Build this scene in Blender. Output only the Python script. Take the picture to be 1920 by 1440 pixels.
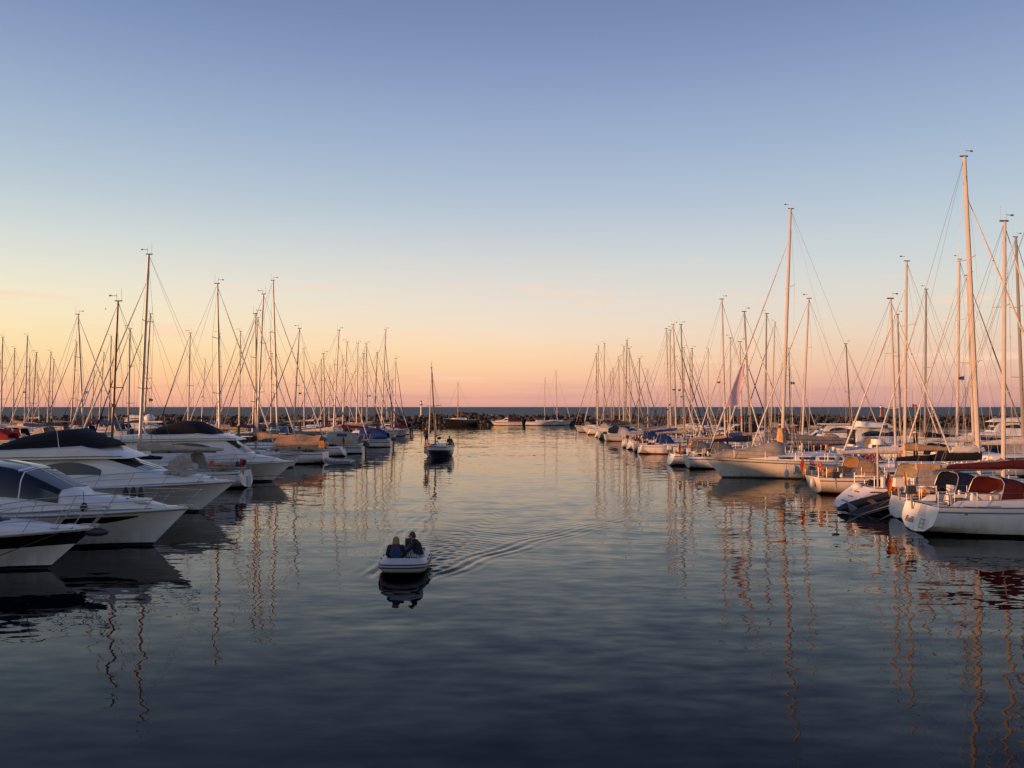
import bpy, math, random
import numpy as np
from mathutils import Vector, Matrix
R = math.radians
rnd = random.Random(7)
scene = bpy.context.scene
for o in list(bpy.data.objects): bpy.data.objects.remove(o)

# ------------------------------------------------------------------ camera
CAMH = 4.8
cam_d = bpy.data.cameras.new('camera'); cam = bpy.data.objects.new('camera', cam_d)
scene.collection.objects.link(cam); scene.camera = cam
cam.location = (0, 0, CAMH)
cam_d.sensor_width = 36.0; cam_d.lens = 36.0 * 1608 / 1920
cam.rotation_euler = (R(90 + 1.53), 0, 0)
cam_d.clip_start = 0.1; cam_d.clip_end = 60000

# ------------------------------------------------------------------ world, sun, exposure
SUN_AZ = Vector((-0.94, -0.34, 0)).normalized(); SUN_EL = R(4.2)
world = bpy.data.worlds.new('World'); scene.world = world; world.use_nodes = True
def lin(c):
    f = lambda u: (u / 255 / 12.92) if u <= 10 else ((u / 255 + 0.055) / 1.055) ** 2.4
    return (f(c[0]), f(c[1]), f(c[2]), 1)
def build_world():
    nt = world.node_tree; N = nt.nodes; Lk = nt.links; N.clear()
    def nd(t, **k):
        n = N.new(t)
        for a, b in k.items(): setattr(n, a, b)
        return n
    def math_(op, a, b=None, c=None, clamp=False):
        n = nd('ShaderNodeMath', operation=op, use_clamp=clamp)
        for i, v in enumerate((a, b, c)):
            if v is None: continue
            if isinstance(v, (int, float)): n.inputs[i].default_value = v
            else: Lk.new(v, n.inputs[i])
        return n.outputs[0]
    out = nd('ShaderNodeOutputWorld'); bg = nd('ShaderNodeBackground')
    tc = nd('ShaderNodeTexCoord'); sep = nd('ShaderNodeSeparateXYZ'); Lk.new(tc.outputs['Generated'], sep.inputs[0])
    x, y, z = sep.outputs
    el = math_('ARCSINE', math_('MINIMUM', math_('MAXIMUM', z, 0.0), 0.9999))
    pos = math_('POWER', math_('DIVIDE', el, math.pi / 2), 0.5)
    hl = math_('SQRT', math_('ADD', math_('ADD', math_('MULTIPLY', x, x), math_('MULTIPLY', y, y)), 1e-6))
    f = math_('DIVIDE', math_('ADD', math_('MULTIPLY', x, SUN_AZ.x), math_('MULTIPLY', y, SUN_AZ.y)), hl)
    def ramp(stops):
        r = nd('ShaderNodeValToRGB'); e = r.color_ramp.elements
        r.color_ramp.interpolation = 'B_SPLINE'
        while len(e) > 1: e.remove(e[0])
        for i, (deg, c) in enumerate(stops):
            p = math.sqrt(max(deg, 0) / 90)
            if i == 0: e[0].position = p; q = e[0]
            else: q = e.new(p)
            q.color = lin(c)
        Lk.new(pos, r.inputs[0]); return r.outputs[0]
    hi = [(25.4, (112, 132, 174)), (36, (89, 107, 150)), (55, (66, 80, 126)), (90, (48, 60, 102))]
    right = ramp([(0, (186, 142, 142)), (1.0, (214, 162, 150)), (2.2, (230, 184, 162)), (4, (232, 204, 180)), (6, (224, 216, 202)), (9, (206, 214, 214)), (13, (178, 197, 212)), (19, (145, 166, 200))] + hi)
    mid = ramp([(0, (206, 152, 146)), (0.7, (234, 172, 152)), (1.8, (250, 192, 156)), (3.4, (252, 214, 168)), (5.2, (244, 222, 200)), (8.6, (222, 219, 213)), (13, (181, 197, 212)), (19, (147, 166, 202))] + hi)
    left = ramp([(0, (226, 160, 140)), (0.7, (248, 180, 144)), (2, (253, 204, 150)), (4, (253, 226, 172)), (6.5, (244, 233, 203)), (9, (224, 226, 216)), (13, (186, 203, 212)), (19, (147, 169, 201))] + hi)
    sunw = ramp([(0, (255, 178, 110)), (1.5, (255, 206, 120)), (4, (255, 232, 160)), (8, (250, 236, 200)), (14, (220, 222, 220)), (22, (170, 182, 212)), (36, (112, 124, 178)), (55, (76, 90, 146)), (90, (54, 66, 118))])
    def mix(a, b, fac):
        m = nd('ShaderNodeMix', data_type='RGBA'); Lk.new(fac, m.inputs[0]); Lk.new(a, m.inputs[6]); Lk.new(b, m.inputs[7]); return m.outputs[2]
    def mr(v, a, b):
        m = nd('ShaderNodeMapRange', interpolation_type='SMOOTHSTEP'); Lk.new(v, m.inputs[0]); m.inputs[1].default_value = a; m.inputs[2].default_value = b; return m.outputs[0]
    def mrl(v, a, b):
        m = nd('ShaderNodeMapRange'); Lk.new(v, m.inputs[0]); m.inputs[1].default_value = a; m.inputs[2].default_value = b; return m.outputs[0]
    col = mix(right, mid, mrl(f, -0.79, -0.34)); col = mix(col, left, mrl(f, -0.34, 0.19)); col = mix(col, sunw, mr(f, 0.2, 0.98))
    # thin streaks of cloud low over the sea
    mp = nd('ShaderNodeMapping'); Lk.new(tc.outputs['Generated'], mp.inputs[0]); mp.inputs['Scale'].default_value = (7, 7, 55)
    no = nd('ShaderNodeTexNoise'); Lk.new(mp.outputs[0], no.inputs[0]); no.inputs['Scale'].default_value = 1.0; no.inputs['Detail'].default_value = 5; no.inputs['Roughness'].default_value = 0.55
    band = math_('MULTIPLY', mr(z, 0.012, 0.05), math_('SUBTRACT', 1.0, mr(z, 0.08, 0.2)))
    cf = math_('MULTIPLY', math_('MULTIPLY', mr(no.outputs[0], 0.55, 0.72), band), 0.7)
    wc = nd('ShaderNodeRGB'); wc.outputs[0].default_value = lin((252, 214, 184)); col = mix(col, wc.outputs[0], cf)
    mp2 = nd('ShaderNodeMapping'); Lk.new(tc.outputs['Generated'], mp2.inputs[0]); mp2.inputs['Scale'].default_value = (5, 5, 120); mp2.inputs['Location'].default_value = (3, 1, 0)
    no2 = nd('ShaderNodeTexNoise'); Lk.new(mp2.outputs[0], no2.inputs[0]); no2.inputs['Scale'].default_value = 1.0; no2.inputs['Detail'].default_value = 4
    cf2 = math_('MULTIPLY', math_('MULTIPLY', mr(no2.outputs[0], 0.45, 0.7), math_('SUBTRACT', 1.0, mr(z, 0.012, 0.045))), 0.3)
    pc = nd('ShaderNodeRGB'); pc.outputs[0].default_value = lin((186, 140, 150)); col = mix(col, pc.outputs[0], cf2)
    # a little of the physical sky on top
    sky = nd('ShaderNodeTexSky', sky_type='NISHITA', sun_disc=False); sky.sun_elevation = SUN_EL
    sky.sun_rotation = math.atan2(SUN_AZ.x, SUN_AZ.y)
    vm = nd('ShaderNodeVectorMath', operation='SCALE'); Lk.new(sky.outputs[0], vm.inputs[0]); vm.inputs['Scale'].default_value = 0.004
    va = nd('ShaderNodeVectorMath', operation='ADD'); Lk.new(col, va.inputs[0]); Lk.new(vm.outputs[0], va.inputs[1])
    Lk.new(va.outputs[0], bg.inputs[0]); bg.inputs[1].default_value = 0.76; Lk.new(bg.outputs[0], out.inputs[0])
build_world()
sun_d = bpy.data.lights.new('sun', 'SUN'); sun_d.energy = 5.0; sun_d.angle = R(0.6); sun_d.color = (1.0, 0.43, 0.17)
sun = bpy.data.objects.new('sun', sun_d); scene.collection.objects.link(sun)
sv = Vector((SUN_AZ.x * math.cos(SUN_EL), SUN_AZ.y * math.cos(SUN_EL), math.sin(SUN_EL)))
sun.rotation_euler = (-sv).to_track_quat('-Z', 'Y').to_euler(); sun.location = (-60, -60, 40)
vs = scene.view_settings; vs.view_transform = 'Standard'; vs.look = 'None'; vs.exposure = 0.40; vs.gamma = 1.0
scene.cycles.max_bounces = 6; scene.cycles.use_denoising = True; scene.cycles.caustics_reflective = False; scene.cycles.caustics_refractive = False
scene.cycles.sample_clamp_indirect = 4.0

# ------------------------------------------------------------------ materials
MATS = {}
def mat(name, col, rough=0.5, metal=0.0, var=0.12, scale=1.5, spec=0.5, col2=None, bump=0.0, bscale=8.0, trans=0.0):
    if name in MATS: return MATS[name]
    m = bpy.data.materials.new(name); m.use_nodes = True; nt = m.node_tree; N = nt.nodes; Lk = nt.links
    p = N['Principled BSDF']; p.inputs['Roughness'].default_value = rough; p.inputs['Metallic'].default_value = metal
    p.inputs['Specular IOR Level'].default_value = spec
    tc = N.new('ShaderNodeTexCoord'); no = N.new('ShaderNodeTexNoise'); no.inputs['Scale'].default_value = scale; no.inputs['Detail'].default_value = 5; no.inputs['Roughness'].default_value = 0.6
    Lk.new(tc.outputs['Object'], no.inputs['Vector'])
    mx = N.new('ShaderNodeMix'); mx.data_type = 'RGBA'
    c2 = col2 or tuple(max(0, c * (1 - 2.2 * var)) for c in col); c1 = tuple(min(1, c * (1 + var * 0.6)) for c in col)
    mrg = N.new('ShaderNodeMapRange'); mrg.inputs[1].default_value = 0.3; mrg.inputs[2].default_value = 0.7; Lk.new(no.outputs[0], mrg.inputs[0])
    Lk.new(mrg.outputs[0], mx.inputs[0]); mx.inputs[6].default_value = (*c2, 1); mx.inputs[7].default_value = (*c1, 1)
    Lk.new(mx.outputs[2], p.inputs['Base Color'])
    if bump:
        b = N.new('ShaderNodeBump'); b.inputs['Strength'].default_value = bump; b.inputs['Distance'].default_value = 0.03
        n2 = N.new('ShaderNodeTexNoise'); n2.inputs['Scale'].default_value = bscale; n2.inputs['Detail'].default_value = 6; Lk.new(tc.outputs['Object'], n2.inputs['Vector'])
        Lk.new(n2.outputs[0], b.inputs['Height']); Lk.new(b.outputs[0], p.inputs['Normal'])
    MATS[name] = m; return m
mat('gelcoat', (0.72, 0.72, 0.70), 0.28, var=0.05)
mat('gelcoat_cream', (0.66, 0.62, 0.54), 0.3, var=0.06)
mat('gelcoat_grey', (0.45, 0.47, 0.50), 0.3, var=0.05)
mat('navy_hull', (0.012, 0.018, 0.045), 0.2, var=0.1)
mat('green_hull', (0.02, 0.06, 0.05), 0.25)
mat('red_hull', (0.20, 0.03, 0.025), 0.3)
mat('black_hull', (0.012, 0.012, 0.014), 0.3)
mat('antifoul', (0.02, 0.022, 0.035), 0.7)
mat('stripe_blue', (0.015, 0.03, 0.09), 0.3); mat('stripe_red', (0.25, 0.02, 0.02), 0.3); mat('stripe_black', (0.012, 0.012, 0.015), 0.25); mat('stripe_grey', (0.15, 0.16, 0.18), 0.35)
mat('deck', (0.64, 0.63, 0.60), 0.6, var=0.1, scale=3, bump=0.15, bscale=40)
mat('teak', (0.24, 0.14, 0.07), 0.65, var=0.2, scale=6)
mat('glass', (0.012, 0.014, 0.017), 0.06, var=0.1, spec=0.6)
mat('screen', (0.05, 0.055, 0.065), 0.08, spec=0.6)
mat('mast', (0.46, 0.43, 0.40), 0.4, var=0.05)
mat('mast_grey', (0.22, 0.21, 0.20), 0.4, var=0.05)
mat('mast_dark', (0.10, 0.06, 0.035), 0.4)
mat('mast_wood', (0.30, 0.16, 0.07), 0.4)
mat('steel', (0.36, 0.36, 0.37), 0.38, metal=0.35, var=0.05)
mat('wire', (0.14, 0.14, 0.14), 0.4, metal=0.5)
mat('rope', (0.35, 0.32, 0.27), 0.85); mat('rope_dark', (0.03, 0.03, 0.035), 0.85)
mat('rubber', (0.015, 0.015, 0.016), 0.6)
for n, c in dict(black=(0.012, 0.013, 0.017), navy=(0.012, 0.02, 0.055), blue=(0.02, 0.06, 0.22), burgundy=(0.075, 0.012, 0.017), beige=(0.42, 0.37, 0.30), grey=(0.20, 0.20, 0.20), white=(0.62, 0.60, 0.57), green=(0.03, 0.08, 0.05), red=(0.30, 0.03, 0.025), tan=(0.50, 0.31, 0.17), teal=(0.03, 0.12, 0.14)).items():
    mat('canvas_' + n, c, 0.85, var=0.14, scale=4, bump=0.5, bscale=9, spec=0.2)
mat('orange', (0.55, 0.10, 0.02), 0.5); mat('lifebuoy_red', (0.45, 0.025, 0.02), 0.5); mat('yellow', (0.55, 0.36, 0.05), 0.6)
def grime(name):
    # yellow-brown scum and drip marks just above the waterline
    m = MATS[name]; nt = m.node_tree; N = nt.nodes; Lk = nt.links; p = N['Principled BSDF']; src = p.inputs['Base Color'].links[0].from_socket
    tc = N.new('ShaderNodeTexCoord'); mp = N.new('ShaderNodeMapping'); mp.inputs['Scale'].default_value = (2.2, 2.2, 0.35); Lk.new(tc.outputs['Object'], mp.inputs[0])
    no = N.new('ShaderNodeTexNoise'); no.inputs['Scale'].default_value = 2.0; no.inputs['Detail'].default_value = 6; Lk.new(mp.outputs[0], no.inputs[0])
    sp = N.new('ShaderNodeSeparateXYZ'); Lk.new(tc.outputs['Object'], sp.inputs[0]); r1 = N.new('ShaderNodeMapRange'); r1.inputs[1].default_value = 0.75; r1.inputs[2].default_value = 0.08; Lk.new(sp.outputs[2], r1.inputs[0])
    r2 = N.new('ShaderNodeMapRange'); r2.inputs[1].default_value = 0.42; r2.inputs[2].default_value = 0.72; r2.inputs[4].default_value = 0.75; Lk.new(no.outputs[0], r2.inputs[0])
    mu = N.new('ShaderNodeMath'); mu.operation = 'MULTIPLY'; Lk.new(r1.outputs[0], mu.inputs[0]); Lk.new(r2.outputs[0], mu.inputs[1])
    mx = N.new('ShaderNodeMix'); mx.data_type = 'RGBA'; Lk.new(mu.outputs[0], mx.inputs[0]); Lk.new(src, mx.inputs[6]); mx.inputs[7].default_value = (0.36, 0.32, 0.24, 1); Lk.new(mx.outputs[2], p.inputs['Base Color'])
grime('gelcoat'); grime('gelcoat_cream')
def sail_mat():
    m = mat('sail_pink', (0.88, 0.60, 0.63), 0.7, var=0.06); nt = m.node_tree; N = nt.nodes; t = N.new('ShaderNodeBsdfTranslucent'); t.inputs[0].default_value = (0.95, 0.62, 0.66, 1)
    x = N.new('ShaderNodeMixShader'); x.inputs[0].default_value = 0.5; nt.links.new(N['Principled BSDF'].outputs[0], x.inputs[1]); nt.links.new(t.outputs[0], x.inputs[2]); nt.links.new(x.outputs[0], N['Material Output'].inputs[0])
sail_mat()
mat('fender', (0.55, 0.56, 0.58), 0.5); mat('fender_blue', (0.03, 0.06, 0.2), 0.5)
mat('plastic_white', (0.7, 0.7, 0.69), 0.4); mat('plastic_grey', (0.22, 0.22, 0.23), 0.45)
mat('rock', (0.055, 0.05, 0.047), 0.9, var=0.25, scale=1.2, bump=0.7, bscale=3)
mat('rock_light', (0.10, 0.09, 0.08), 0.9, var=0.25, scale=1.2, bump=0.7, bscale=3)
mat('concrete', (0.30, 0.29, 0.27), 0.85, var=0.2, scale=0.8, bump=0.3)
mat('pontoon', (0.26, 0.23, 0.20), 0.85, var=0.25, scale=2, bump=0.3)
mat('pile', (0.05, 0.04, 0.032), 0.9, var=0.3, scale=3, bump=0.6)
mat('grass', (0.06, 0.08, 0.03), 0.95, var=0.3, scale=0.3, bump=0.6)
mat('skin', (0.42, 0.24, 0.17), 0.55); mat('hair_blond', (0.34, 0.22, 0.10), 0.7, scale=30, var=0.25); mat('hair_dark', (0.03, 0.018, 0.012), 0.6, scale=30, var=0.3); mat('hair_brown', (0.08, 0.04, 0.02), 0.65, scale=30, var=0.25)
mat('jacket_navy', (0.012, 0.016, 0.035), 0.85, scale=9, var=0.25, bump=0.4); mat('vest_blue', (0.02, 0.05, 0.14), 0.8, scale=9); mat('scarf_red', (0.28, 0.03, 0.03), 0.9); mat('trousers_dark', (0.02, 0.022, 0.03), 0.85); mat('shirt_grey', (0.12, 0.12, 0.14), 0.85)
mat('pvc_grey', (0.50, 0.50, 0.53), 0.45, var=0.06); mat('pvc_dark', (0.035, 0.038, 0.045), 0.5); mat('engine', (0.02, 0.024, 0.035), 0.35)
mat('lamp_white', (0.75, 0.72, 0.62), 0.4); mat('bird', (0.05, 0.05, 0.05), 0.8)
mat('flag_blue', (0.02, 0.04, 0.2), 0.8); mat('flag_black', (0.012, 0.012, 0.012), 0.8); mat('flag_red', (0.35, 0.02, 0.02), 0.8); mat('flag_gold', (0.5, 0.3, 0.03), 0.8)
def plaid():
    m = mat('shorts_plaid', (0.3, 0.3, 0.3)); nt = m.node_tree; N = nt.nodes; Lk = nt.links
    ck = N.new('ShaderNodeTexChecker'); ck.inputs['Scale'].default_value = 28; ck.inputs[1].default_value = (0.5, 0.5, 0.52, 1); ck.inputs[2].default_value = (0.02, 0.02, 0.03, 1)
    tc = N.new('ShaderNodeTexCoord'); Lk.new(tc.outputs['Object'], ck.inputs[0]); Lk.new(ck.outputs[0], N['Principled BSDF'].inputs['Base Color'])
plaid()

def water_mat(name, base, waves, rough=0.02, mod=0.0, ior=1.333):
    m = bpy.data.materials.new(name); m.use_nodes = True; nt = m.node_tree; N = nt.nodes; Lk = nt.links
    p = N['Principled BSDF']; p.inputs['Base Color'].default_value = (*base, 1); p.inputs['Roughness'].default_value = rough; p.inputs['IOR'].default_value = ior; p.inputs['Specular Tint'].default_value = (0.78, 0.84, 1.0, 1)
    geo = N.new('ShaderNodeNewGeometry'); acc = geo.outputs['Normal']
    modv = None
    if mod:
        n0 = N.new('ShaderNodeTexNoise'); n0.inputs['Scale'].default_value = 0.045; n0.inputs['Detail'].default_value = 3
        mp0 = N.new('ShaderNodeMapping'); mp0.inputs['Scale'].default_value = (0.5, 1.0, 1); Lk.new(geo.outputs['Position'], mp0.inputs[0]); Lk.new(mp0.outputs[0], n0.inputs[0])
        r = N.new('ShaderNodeMapRange'); r.inputs[1].default_value = 0.35; r.inputs[2].default_value = 0.68; r.inputs[3].default_value = 1 - mod; r.inputs[4].default_value = 1 + mod; Lk.new(n0.outputs[0], r.inputs[0]); modv = r.outputs[0]
    for (wl, amp, sx, rot) in waves:
        mp = N.new('ShaderNodeMapping'); mp.inputs['Scale'].default_value = (sx / wl, 1.0 / wl, 1.0); mp.inputs['Rotation'].default_value = (0, 0, rot); mp.inputs['Location'].default_value = (wl * 3.1, wl * 7.7, wl)
        Lk.new(geo.outputs['Position'], mp.inputs[0])
        no = N.new('ShaderNodeTexNoise'); no.inputs['Scale'].default_value = 1.0; no.inputs['Detail'].default_value = 2.0; no.inputs['Roughness'].default_value = 0.45; Lk.new(mp.outputs[0], no.inputs[0])
        s1 = N.new('ShaderNodeVectorMath'); s1.operation = 'SUBTRACT'; Lk.new(no.outputs['Color'], s1.inputs[0]); s1.inputs[1].default_value = (0.5, 0.5, 0.5)
        s2 = N.new('ShaderNodeVectorMath'); s2.operation = 'MULTIPLY'; Lk.new(s1.outputs[0], s2.inputs[0]); s2.inputs[1].default_value = (amp * 2.2 * min(1, 0.45 + sx * 0.55), amp * 2.2, 0)
        v = s2.outputs[0]
        if modv:
            s3 = N.new('ShaderNodeVectorMath'); s3.operation = 'SCALE'; Lk.new(v, s3.inputs[0]); Lk.new(modv, s3.inputs['Scale']); v = s3.outputs[0]
        a = N.new('ShaderNodeVectorMath'); a.operation = 'ADD'; Lk.new(acc, a.inputs[0]); Lk.new(v, a.inputs[1]); acc = a.outputs[0]
    nn = N.new('ShaderNodeVectorMath'); nn.operation = 'NORMALIZE'; Lk.new(acc, nn.inputs[0]); Lk.new(nn.outputs[0], p.inputs['Normal'])
    MATS[name] = m; return m
water_mat('harbour_water', (0.002, 0.003, 0.006), [(2.6, 0.018, 0.35, 0.10), (0.9, 0.036, 0.36, -0.10), (0.30, 0.038, 0.42, 0.06)], 0.012, mod=0.6, ior=1.14)
water_mat('sea_water', (0.014, 0.024, 0.038), [(60.0, 0.05, 0.15, 0.0), (14.0, 0.05, 0.25, 0.03)], 0.55, ior=1.30)

# ------------------------------------------------------------------ mesh helpers
COL = scene.collection
class MB:
    def __init__(s): s.v = []; s.f = []; s.m = []
    def add(s, vs, fs, mi=0):
        o = len(s.v); s.v += [tuple(v) for v in vs]; s.f += [tuple(i + o for i in f) for f in fs]; s.m += [mi] * len(fs); return s
    def tube(s, pts, r, n=6, mi=0, sq=1.0):
        pts = [Vector(p) for p in pts]; k = len(pts); rs = r if isinstance(r, (list, tuple)) else [r] * k
        vs = []; up = None
        for i, p in enumerate(pts):
            d = (pts[min(i + 1, k - 1)] - pts[max(i - 1, 0)]); d = d.normalized() if d.length > 1e-9 else Vector((0, 0, 1))
            if up is None: up = Vector((0, 0, 1)) if abs(d.z) < 0.9 else Vector((0, 1, 0))
            a = d.cross(up); a = a.normalized() if a.length > 1e-6 else Vector((1, 0, 0)); b = a.cross(d).normalized()
            for j in range(n):
                t = 2 * math.pi * j / n; vs.append(p + a * (math.cos(t) * rs[i] * sq) + b * (math.sin(t) * rs[i]))
        fs = [(i * n + j, i * n + (j + 1) % n, (i + 1) * n + (j + 1) % n, (i + 1) * n + j) for i in range(k - 1) for j in range(n)]
        fs += [tuple(range(n))[::-1], tuple((k - 1) * n + j for j in range(n))]
        return s.add(vs, fs, mi)
    def box(s, c, d, mi=0, top=1.0):
        x, y, z = c; a, b, h = d[0] / 2, d[1] / 2, d[2] / 2; t = top
        vs = [(x - a, y - b, z - h), (x + a, y - b, z - h), (x + a, y + b, z - h), (x - a, y + b, z - h), (x - a * t, y - b * t, z + h), (x + a * t, y - b * t, z + h), (x + a * t, y + b * t, z + h), (x - a * t, y + b * t, z + h)]
        return s.add(vs, [(0, 3, 2, 1), (4, 5, 6, 7), (0, 1, 5, 4), (1, 2, 6, 5), (2, 3, 7, 6), (3, 0, 4, 7)], mi)
    def loft(s, secs, closed=True, caps=True, mi=0):
        n = len(secs[0]); vs = [p for q in secs for p in q]; m = n if closed else n - 1
        fs = [(i * n + j, i * n + (j + 1) % n, (i + 1) * n + (j + 1) % n, (i + 1) * n + j) for i in range(len(secs) - 1) for j in range(m)]
        if caps: fs += [tuple(range(n))[::-1], tuple((len(secs) - 1) * n + j for j in range(n))]
        return s.add(vs, fs, mi)
    def ell(s, c, r, nu=10, nv=6, mi=0, jit=0.0, rn=None):
        vs = [(c[0], c[1], c[2] - r[2])]; 
        for i in range(1, nv):
            ph = -math.pi / 2 + math.pi * i / nv
            for j in range(nu):
                th = 2 * math.pi * j / nu; q = 1 + (rn.uniform(-jit, jit) if rn else 0)
                vs.append((c[0] + r[0] * q * math.cos(ph) * math.cos(th), c[1] + r[1] * q * math.cos(ph) * math.sin(th), c[2] + r[2] * q * math.sin(ph)))
        vs.append((c[0], c[1], c[2] + r[2])); t = len(vs) - 1
        fs = [(0, 1 + (j + 1) % nu, 1 + j) for j in range(nu)]
        fs += [(1 + i * nu + j, 1 + i * nu + (j + 1) % nu, 1 + (i + 1) * nu + (j + 1) % nu, 1 + (i + 1) * nu + j) for i in range(nv - 2) for j in range(nu)]
        fs += [(t, 1 + (nv - 2) * nu + j, 1 + (nv - 2) * nu + (j + 1) % nu) for j in range(nu)]
        return s.add(vs, fs, mi)
    def torus(s, c, R_, r, axis='x', n=14, k=6, mi=0, a0=0, a1=360):
        full = (a1 - a0) >= 360; pts = []
        for i in range(n + 1):
            t = R(a0 + (a1 - a0) * i / n); u, w = R_ * math.cos(t), R_ * math.sin(t)
            pts.append({'x': (c[0], c[1] + u, c[2] + w), 'y': (c[0] + u, c[1], c[2] + w), 'z': (c[0] + u, c[1] + w, c[2])}[axis])
        return s.tube(pts, r, k, mi)
    def build(s, name, mats, parent=None, smooth=38):
        me = bpy.data.meshes.new(name); me.from_pydata(s.v, [], s.f)
        for m in ([mats] if isinstance(mats, str) else mats): me.materials.append(MATS[m])
        if any(s.m): me.polygons.foreach_set('material_index', s.m)
        if smooth:
            me.polygons.foreach_set('use_smooth', [True] * len(me.polygons)); me.set_sharp_from_angle(angle=R(smooth))
        me.update()
        o = bpy.data.objects.new(name, me); COL.objects.link(o)
        if parent: o.parent = parent
        return o
def tag(o, label=None, cat=None, group=None, kind=None):
    if label: o['label'] = label
    if cat: o['category'] = cat
    if group: o['group'] = group
    if kind: o['kind'] = kind
    return o
def empty(name, label, cat, loc=(0, 0, 0), rz=0.0, group=None):
    o = bpy.data.objects.new(name, None); COL.objects.link(o); o.location = loc; o.rotation_euler = (0, 0, rz); o.empty_display_size = 0.2
    return tag(o, label, cat, group)
def T(name, pts, r, m, parent, n=6, **k): return MB().tube(pts, r, n, **k).build(name, m, parent)
def lerp(a, b, t): return a + (b - a) * t
def sstep(t): t = max(0, min(1, t)); return t * t * (3 - 2 * t)

# ------------------------------------------------------------------ the setting
def ground():
    # added unseen bank, crest shaped for the shade and lit gaps on the boats
    mb = MB(); secs = []
    prof = [(-120, 7.9), (-20, 8.0), (2, 7.9), (4.4, 7.3), (5.6, 6.5), (7, 7.2), (9.5, 7.2), (12.5, 6.8), (16, 7.0), (19, 6.6), (22, 7.9), (25.5, 7.8), (27, 7.5), (27.6, 6.5), (28.3, 6.5), (29, 7.3), (33, 6.9), (36.6, 6.2), (40, 6.7), (54, 6.6), (56, 5.0), (59, 5.0), (61, 6.5), (74, 6.3), (85, -1.5)]
    for i in range(205):
        y = -120 + i * 1.0
        for (y0, h0), (y1, h1) in zip(prof, prof[1:]):
            if y0 <= y <= y1: hgt = lerp(h0, h1, sstep((y - y0) / (y1 - y0)))
        hgt += 0.18 * math.sin(y * 1.7) + 0.14 * math.sin(y * 2.9 + 1) + rnd.uniform(-.08, .08)
        secs.append([(-120, y, -2), (-110, y, hgt * 0.4), (-80, y, hgt * 0.62), (-66, y, hgt * 0.85), (-63, y, hgt), (-61, y, hgt * 0.6), (-54, y, hgt * 0.1), (-52, y, -2)])
    mb.loft(secs, closed=False, caps=False).build('shade_bank', 'grass').__setitem__('kind', 'structure')
    mb = MB(); mb.box((0, -19.4, 0.6), (60, 40, 5.2)); tag(mb.build('quay', 'concrete', None, None), kind='structure')
ground()
def water():
    xs = np.concatenate([np.linspace(-400, -40, 19)[:-1], np.linspace(-40, -12, 29)[:-1], np.linspace(-12, 10, 276)[:-1], np.linspace(10, 40, 31)[:-1], np.linspace(40, 400, 19)])
    ys = np.concatenate([np.linspace(-30, 18, 17)[:-1], np.linspace(18, 52, 426)[:-1], np.linspace(52, 120, 171)[:-1], np.linspace(120, 236, 59)])
    X, Y = np.meshgrid(xs, ys); Z = np.zeros_like(X)
    def wake(ax, ay, hd, beta, A, wl, decay, w0, right=1.0, left=1.0, curve=0.0):
        bx, by = math.sin(R(hd)), math.cos(R(hd))
        a = (X - ax) * bx + (Y - ay) * by; c = (X - ax) * by - (Y - ay) * bx
        tb = math.tan(R(beta)); z = np.zeros_like(X); k = 2 * math.pi / wl; on = 1 / (1 + np.exp(-(a - 0.2) * 6))
        for sgn, g in ((1, right), (-1, left)):
            ap = np.maximum(a, 0); q = sgn * c - 0.62 - ap * tb - (curve * ap ** 2 if sgn > 0 else 0) + 0.10 * np.sin(1.7 * ap + 2 * sgn)
            w = w0 + 0.035 * np.maximum(a, 0)
            z += g * A * on * np.exp(-(q / w) ** 2) * np.cos(k * q * (1 + 0.12 * np.sin(0.8 * a))) * np.exp(-np.maximum(a, 0) / decay) * (0.72 + 0.28 * np.sin(1.15 * a + 4 * sgn) * np.sin(2.7 * a + c))
            # feathered waves inside the arm
            ph = k * 1.15 * (sgn * c * 0.55 + a * 0.83); ins = np.exp(-((q + 0.9 + 0.10 * a) / (0.5 + 0.09 * np.maximum(a, 0))) ** 2)
            z += g * 0.26 * A * on * ins * np.cos(ph + 1.6 * np.sin(0.9 * a + 1.3 * c)) * np.exp(-np.maximum(a, 0) / (decay * 1.1))
        # churned strip behind the stern
        z += 0.35 * A * on * np.exp(-(c / 0.55) ** 2) * np.exp(-np.maximum(a - 2.5, 0) / 9) * np.cos(7.0 * a + 3 * np.sin(5 * c)) * (a > 2.2)
        return z
    Z += wake(-3.05, 24.2, 9, 11, 0.038, 0.46, 7.0, 0.46, 1.0, 1.3, 0.014)
    m = (Y > 78) ; Z += np.where(m, wake(-7.6, 79.5, 6, 16, 0.03, 1.6, 26, 0.9), 0)
    nx, ny = len(xs), len(ys)
    v = np.stack([X.ravel(), Y.ravel(), Z.ravel()], 1)
    i = np.arange((nx - 1) * (ny - 1)); r, c = i // (nx - 1), i % (nx - 1); b = r * nx + c
    f = np.stack([b, b + 1, b + 1 + nx, b + nx], 1)
    me = bpy.data.meshes.new('harbour_water'); me.vertices.add(len(v)); me.vertices.foreach_set('co', v.ravel())
    me.loops.add(f.size); me.loops.foreach_set('vertex_index', f.ravel().astype(np.int32)); me.polygons.add(len(f))
    me.polygons.foreach_set('loop_start', np.arange(0, f.size, 4, dtype=np.int32)); me.polygons.foreach_set('loop_total', np.full(len(f), 4, dtype=np.int32))
    me.update(calc_edges=True); me.polygons.foreach_set('use_smooth', np.ones(len(f), dtype=bool)); me.materials.append(MATS['harbour_water'])
    o = bpy.data.objects.new('water', me); COL.objects.link(o); o['kind'] = 'structure'
    s = MB().add([(-30000, 236, 0), (30000, 236, 0), (30000, 42000, 0), (-30000, 42000, 0)], [(0, 1, 2, 3)]).build('sea', 'sea_water', None, None); s['kind'] = 'structure'
water()
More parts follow.
